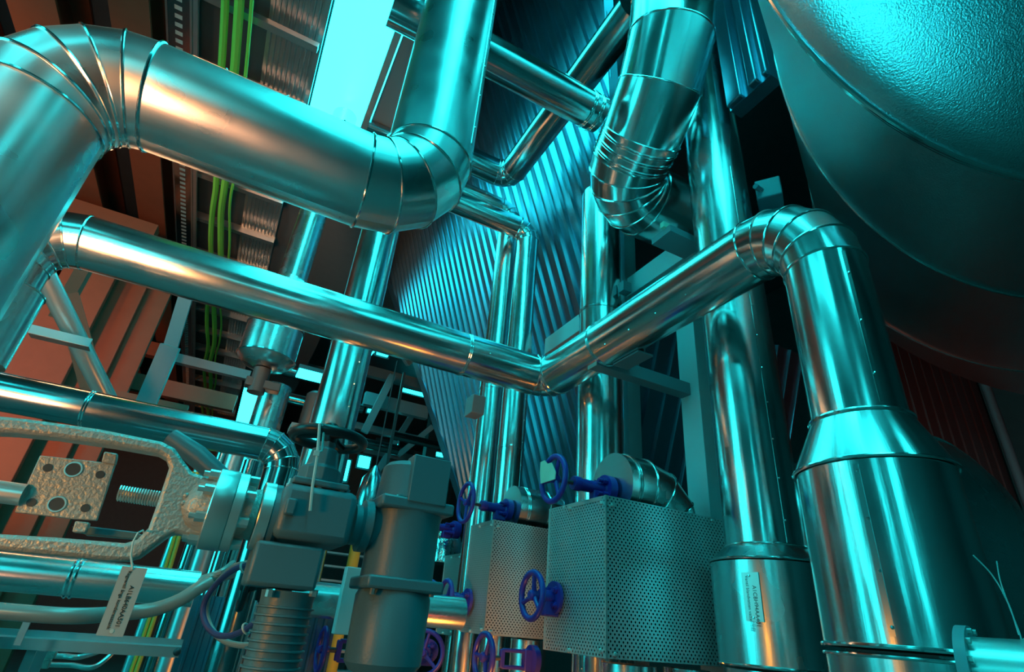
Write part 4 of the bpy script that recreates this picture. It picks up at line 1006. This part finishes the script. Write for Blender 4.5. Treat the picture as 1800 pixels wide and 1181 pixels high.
# ------------------------------------------------------------------ far end of the hall
rnd = random.Random(3)
def fp(px, py, y): return PL(px, py, 'Y', y)
far = [(600, 640, 760, 15, .3, 'far platform girder under the lamp glow, upper'), (640, 700, 750, 14, .35, 'broad far platform girder beside the hopper edge'), (610, 745, 780, 16, .2, 'slim far walkway edge below the broad girder'), (640, 790, 790, 17, .25, 'low far walkway edge behind the drive unit'), (520, 640, 600, 18, .2, 'far duct rail left of the slender upright pipe'), (480, 690, 560, 19, .2, 'far rail behind the pump motor')]
for xa, ya, xb, y, h_, lab in far:
    a_ = fp(xa, ya, y); e_ = go(a_, 'X', xb, ya+30)
    solo('walkway_girder', MB().bar(a_, e_, .2, h_), M_STEEL, lab, 'girder')  # platform and walkway girders, not hung from anything
for xa, ya, xb, yb, y, w_, lab in ((690, 660, 640, 760, 13.5, .18, 'far raking brace left of the hopper edge'), (730, 720, 650, 850, 15, .16, 'far lower brace falling left behind the drive unit'), (760, 750, 700, 800, 14, .14, 'short far brace close to the hopper edge'), (700, 610, 720, 640, 13, .16, 'short far bracket under the medium pipe')):
    solo('far_brace', MB().bar(fp(xa, ya, y), fp(xb, yb, y+.2), w_, .15, up=Y), M_STEEL, lab, 'brace')  # far braces, no hanger attached
for px, y, w_, lab in ((672, 12, .06, 'thin far hanger rod beside the black handwheel'), (705, 18.6, .35, 'dark far column behind the flat top box'), (745, 14.5, .3, 'dark far column near the foot of the hopper edge'), (652, 18, .4, 'dim far column left of the drive unit'), (540, 20, .4, 'dim far column behind the bonnet of the gearbox')):
    a_ = fp(px, 860, y); solo('steel_post', MB().bx(A3(a_[0]-w_/2, y-w_/2, 0), A3(a_[0]+w_/2, y+w_/2, 6.8)), M_DARK, lab, 'post')
for px, py, y, w_, h_, lab in ((700, 715, 18, .5, .12, 'small far lit opening under the broad girder'), (650, 722, 17, .14, .1, 'tiny far lamp left of the dark column'), (600, 825, 14, .35, .5, 'bright far window seen through the stair rail'), (640, 812, 15, .3, .3, 'second bright far window right of the stair'), (693, 785, 16, .18, .4, 'small far glint lamp above the flat top box'), (768, 798, 15, .5, .1, 'thin far lamp tube by the hopper foot'), (728, 690, 19, 1.0, .12, 'thin far lamp strip by the hopper edge'), (500, 810, 12, .18, .6, 'bright far pane behind the elbow of the dark pipe'), (640, 612, 13.5, .7, .06, 'bright far ridge light just under the medium pipe'), (672, 623, 13.3, .3, .06, 'second far ridge light under the medium pipe')):
    a_ = fp(px, py, y); t = thing('far_light', lab, 'lamp', a_); link('pane', MB().box(a_, w_/2, .04, h_/2), M_SKY2, t); link('casing', MB().box(a_+Y*.06, w_/2+.05, .03, h_/2+.05), M_DARK, t)  # bright far panes standing free, without hangers
for xa, ya, xb, yb, y, r_, lab in ((600, 770, 700, 790, 13, .12, 'far level duct right of the black handwheel'), (690, 765, 790, 775, 12.5, .1, 'far level duct behind the top of the drive unit'), (560, 700, 640, 712, 14, .12, 'far level duct behind the slender upright pipe'), (500, 650, 575, 662, 13, .15, 'far level duct under the pill-shaped lamp'), (505, 700, 560, 712, 12, .1, 'far level duct beside the pump motor')):
    a_ = fp(xa, ya, y); solo('far_duct', MB().lathe(a_, X, [(0, r_), (go(a_, 'X', xb, yb)[0]-a_[0], r_)], 16), M_DARKALU, lab, 'duct')  # far ducts, no hangers modelled
# stair
a_ = fp(612, 845, 8.5)
t = thing('steel_stair', 'far steel stair with open treads and handrail between the two actuators', 'stair', A3(a_[0], 8.5, 0))
tr_ = 10
for k in range(tr_):
    z = .9+k*.22; link('tread', MB().bx(A3(a_[0]-.1, 8.2+k*.25, z), A3(a_[0]+.9, 8.45+k*.25, z+.03)), M_GALV, t)
for xx in (a_[0]-.12, a_[0]+.9): link('stringer', MB().bar(A3(xx, 8.1, .78), A3(xx, 8.1+.25*tr_, .78+.22*tr_), .03, .2), M_STEEL, t)
for xx in (a_[0]-.12,):
    link('handrail', MB().tube([A3(xx, 8.1, 1.7), A3(xx, 8.1+.25*tr_, 1.7+.22*tr_)], .025, 8), M_MACH, t)
    for k in range(4): link('baluster', MB().tube([A3(xx, 8.3+k*.7, 1.0+k*.62), A3(xx, 8.3+k*.7, 1.9+k*.62)], .016, 6), M_MACH, t)
# uprights behind the flanges
for i, (px, d, r_, lab) in enumerate(((352, 5.5, .05, 'thin upright conduit left of the bright flanges'), (385, 5.2, .06, 'upright conduit directly above the bright flanges'), (408, 5.0, .075, 'upright tube above the flange gap'), (440, 5.6, .07, 'upright tube beside the dark elbow'), (470, 6.4, .09, 'upright tube just left of the gearbox bonnet'))):
    a_ = P(px, 820, d); solo('conduit', MB().lathe(A3(a_[0], a_[1], 0), Z, [(0, r_), (2.9, r_)], 16), M_DARKALU if i % 2 else M_GALV, lab, 'pipe')
for i, (px, d, lab) in enumerate(((303, 4.6, 'left ochre cable dropping behind the yoke web'), (311, 4.6, 'right ochre cable dropping behind the yoke web'))):
    a_ = P(px, 960, d); solo('ochre_cable', MB().tube(spline([A3(a_[0], a_[1], 0), A3(a_[0]+.02, a_[1], 1.2), A3(a_[0], a_[1], 1.9), A3(a_[0]-.04, a_[1], 2.6)]), .016, 8), M_YELLOW, lab, 'cable')
a_ = P(358, 786, 6.5); solo('cable_marker', MB().box(a_, .05, .01, .06), M_GREEN, 'small bright green marker plate above the flanges', 'tag')  # cable marker plate, nothing holds it up
p = PL(655, 850, 'Y', 6.5); t = thing('hanging_sack', 'dark hanging sack or cover beside the flat top box', 'cover', p-Z*.3)
link('cover', MB().lathe(p-Z*.45, Z, [(0, .14), (.2, .17), (.5, .13), (.62, .05), (.66, .02)], 20), M_DARKALU, t); link('cord', MB().tube([p+Z*.2, p+Z*1.6], .008, 6), M_DARK, t)
p = P(640, 890, 5.0); solo('ochre_conduit', MB().lathe(A3(p[0], p[1], 0), Z, [(0, .05), (2.35, .05)], 14), M_YELLOW, 'dull yellow ribbed conduit behind the drive arm', 'conduit')
p = P(350, 770, 1.9)
solo('sloped_cover', MB().tube([P(300, 768, 1.75), P(345, 800, 1.75), P(388, 838, 1.75)], [.028, .034, .03], 20), M_GREY, 'sloping dark round cover behind the upper yoke corner', 'cover')
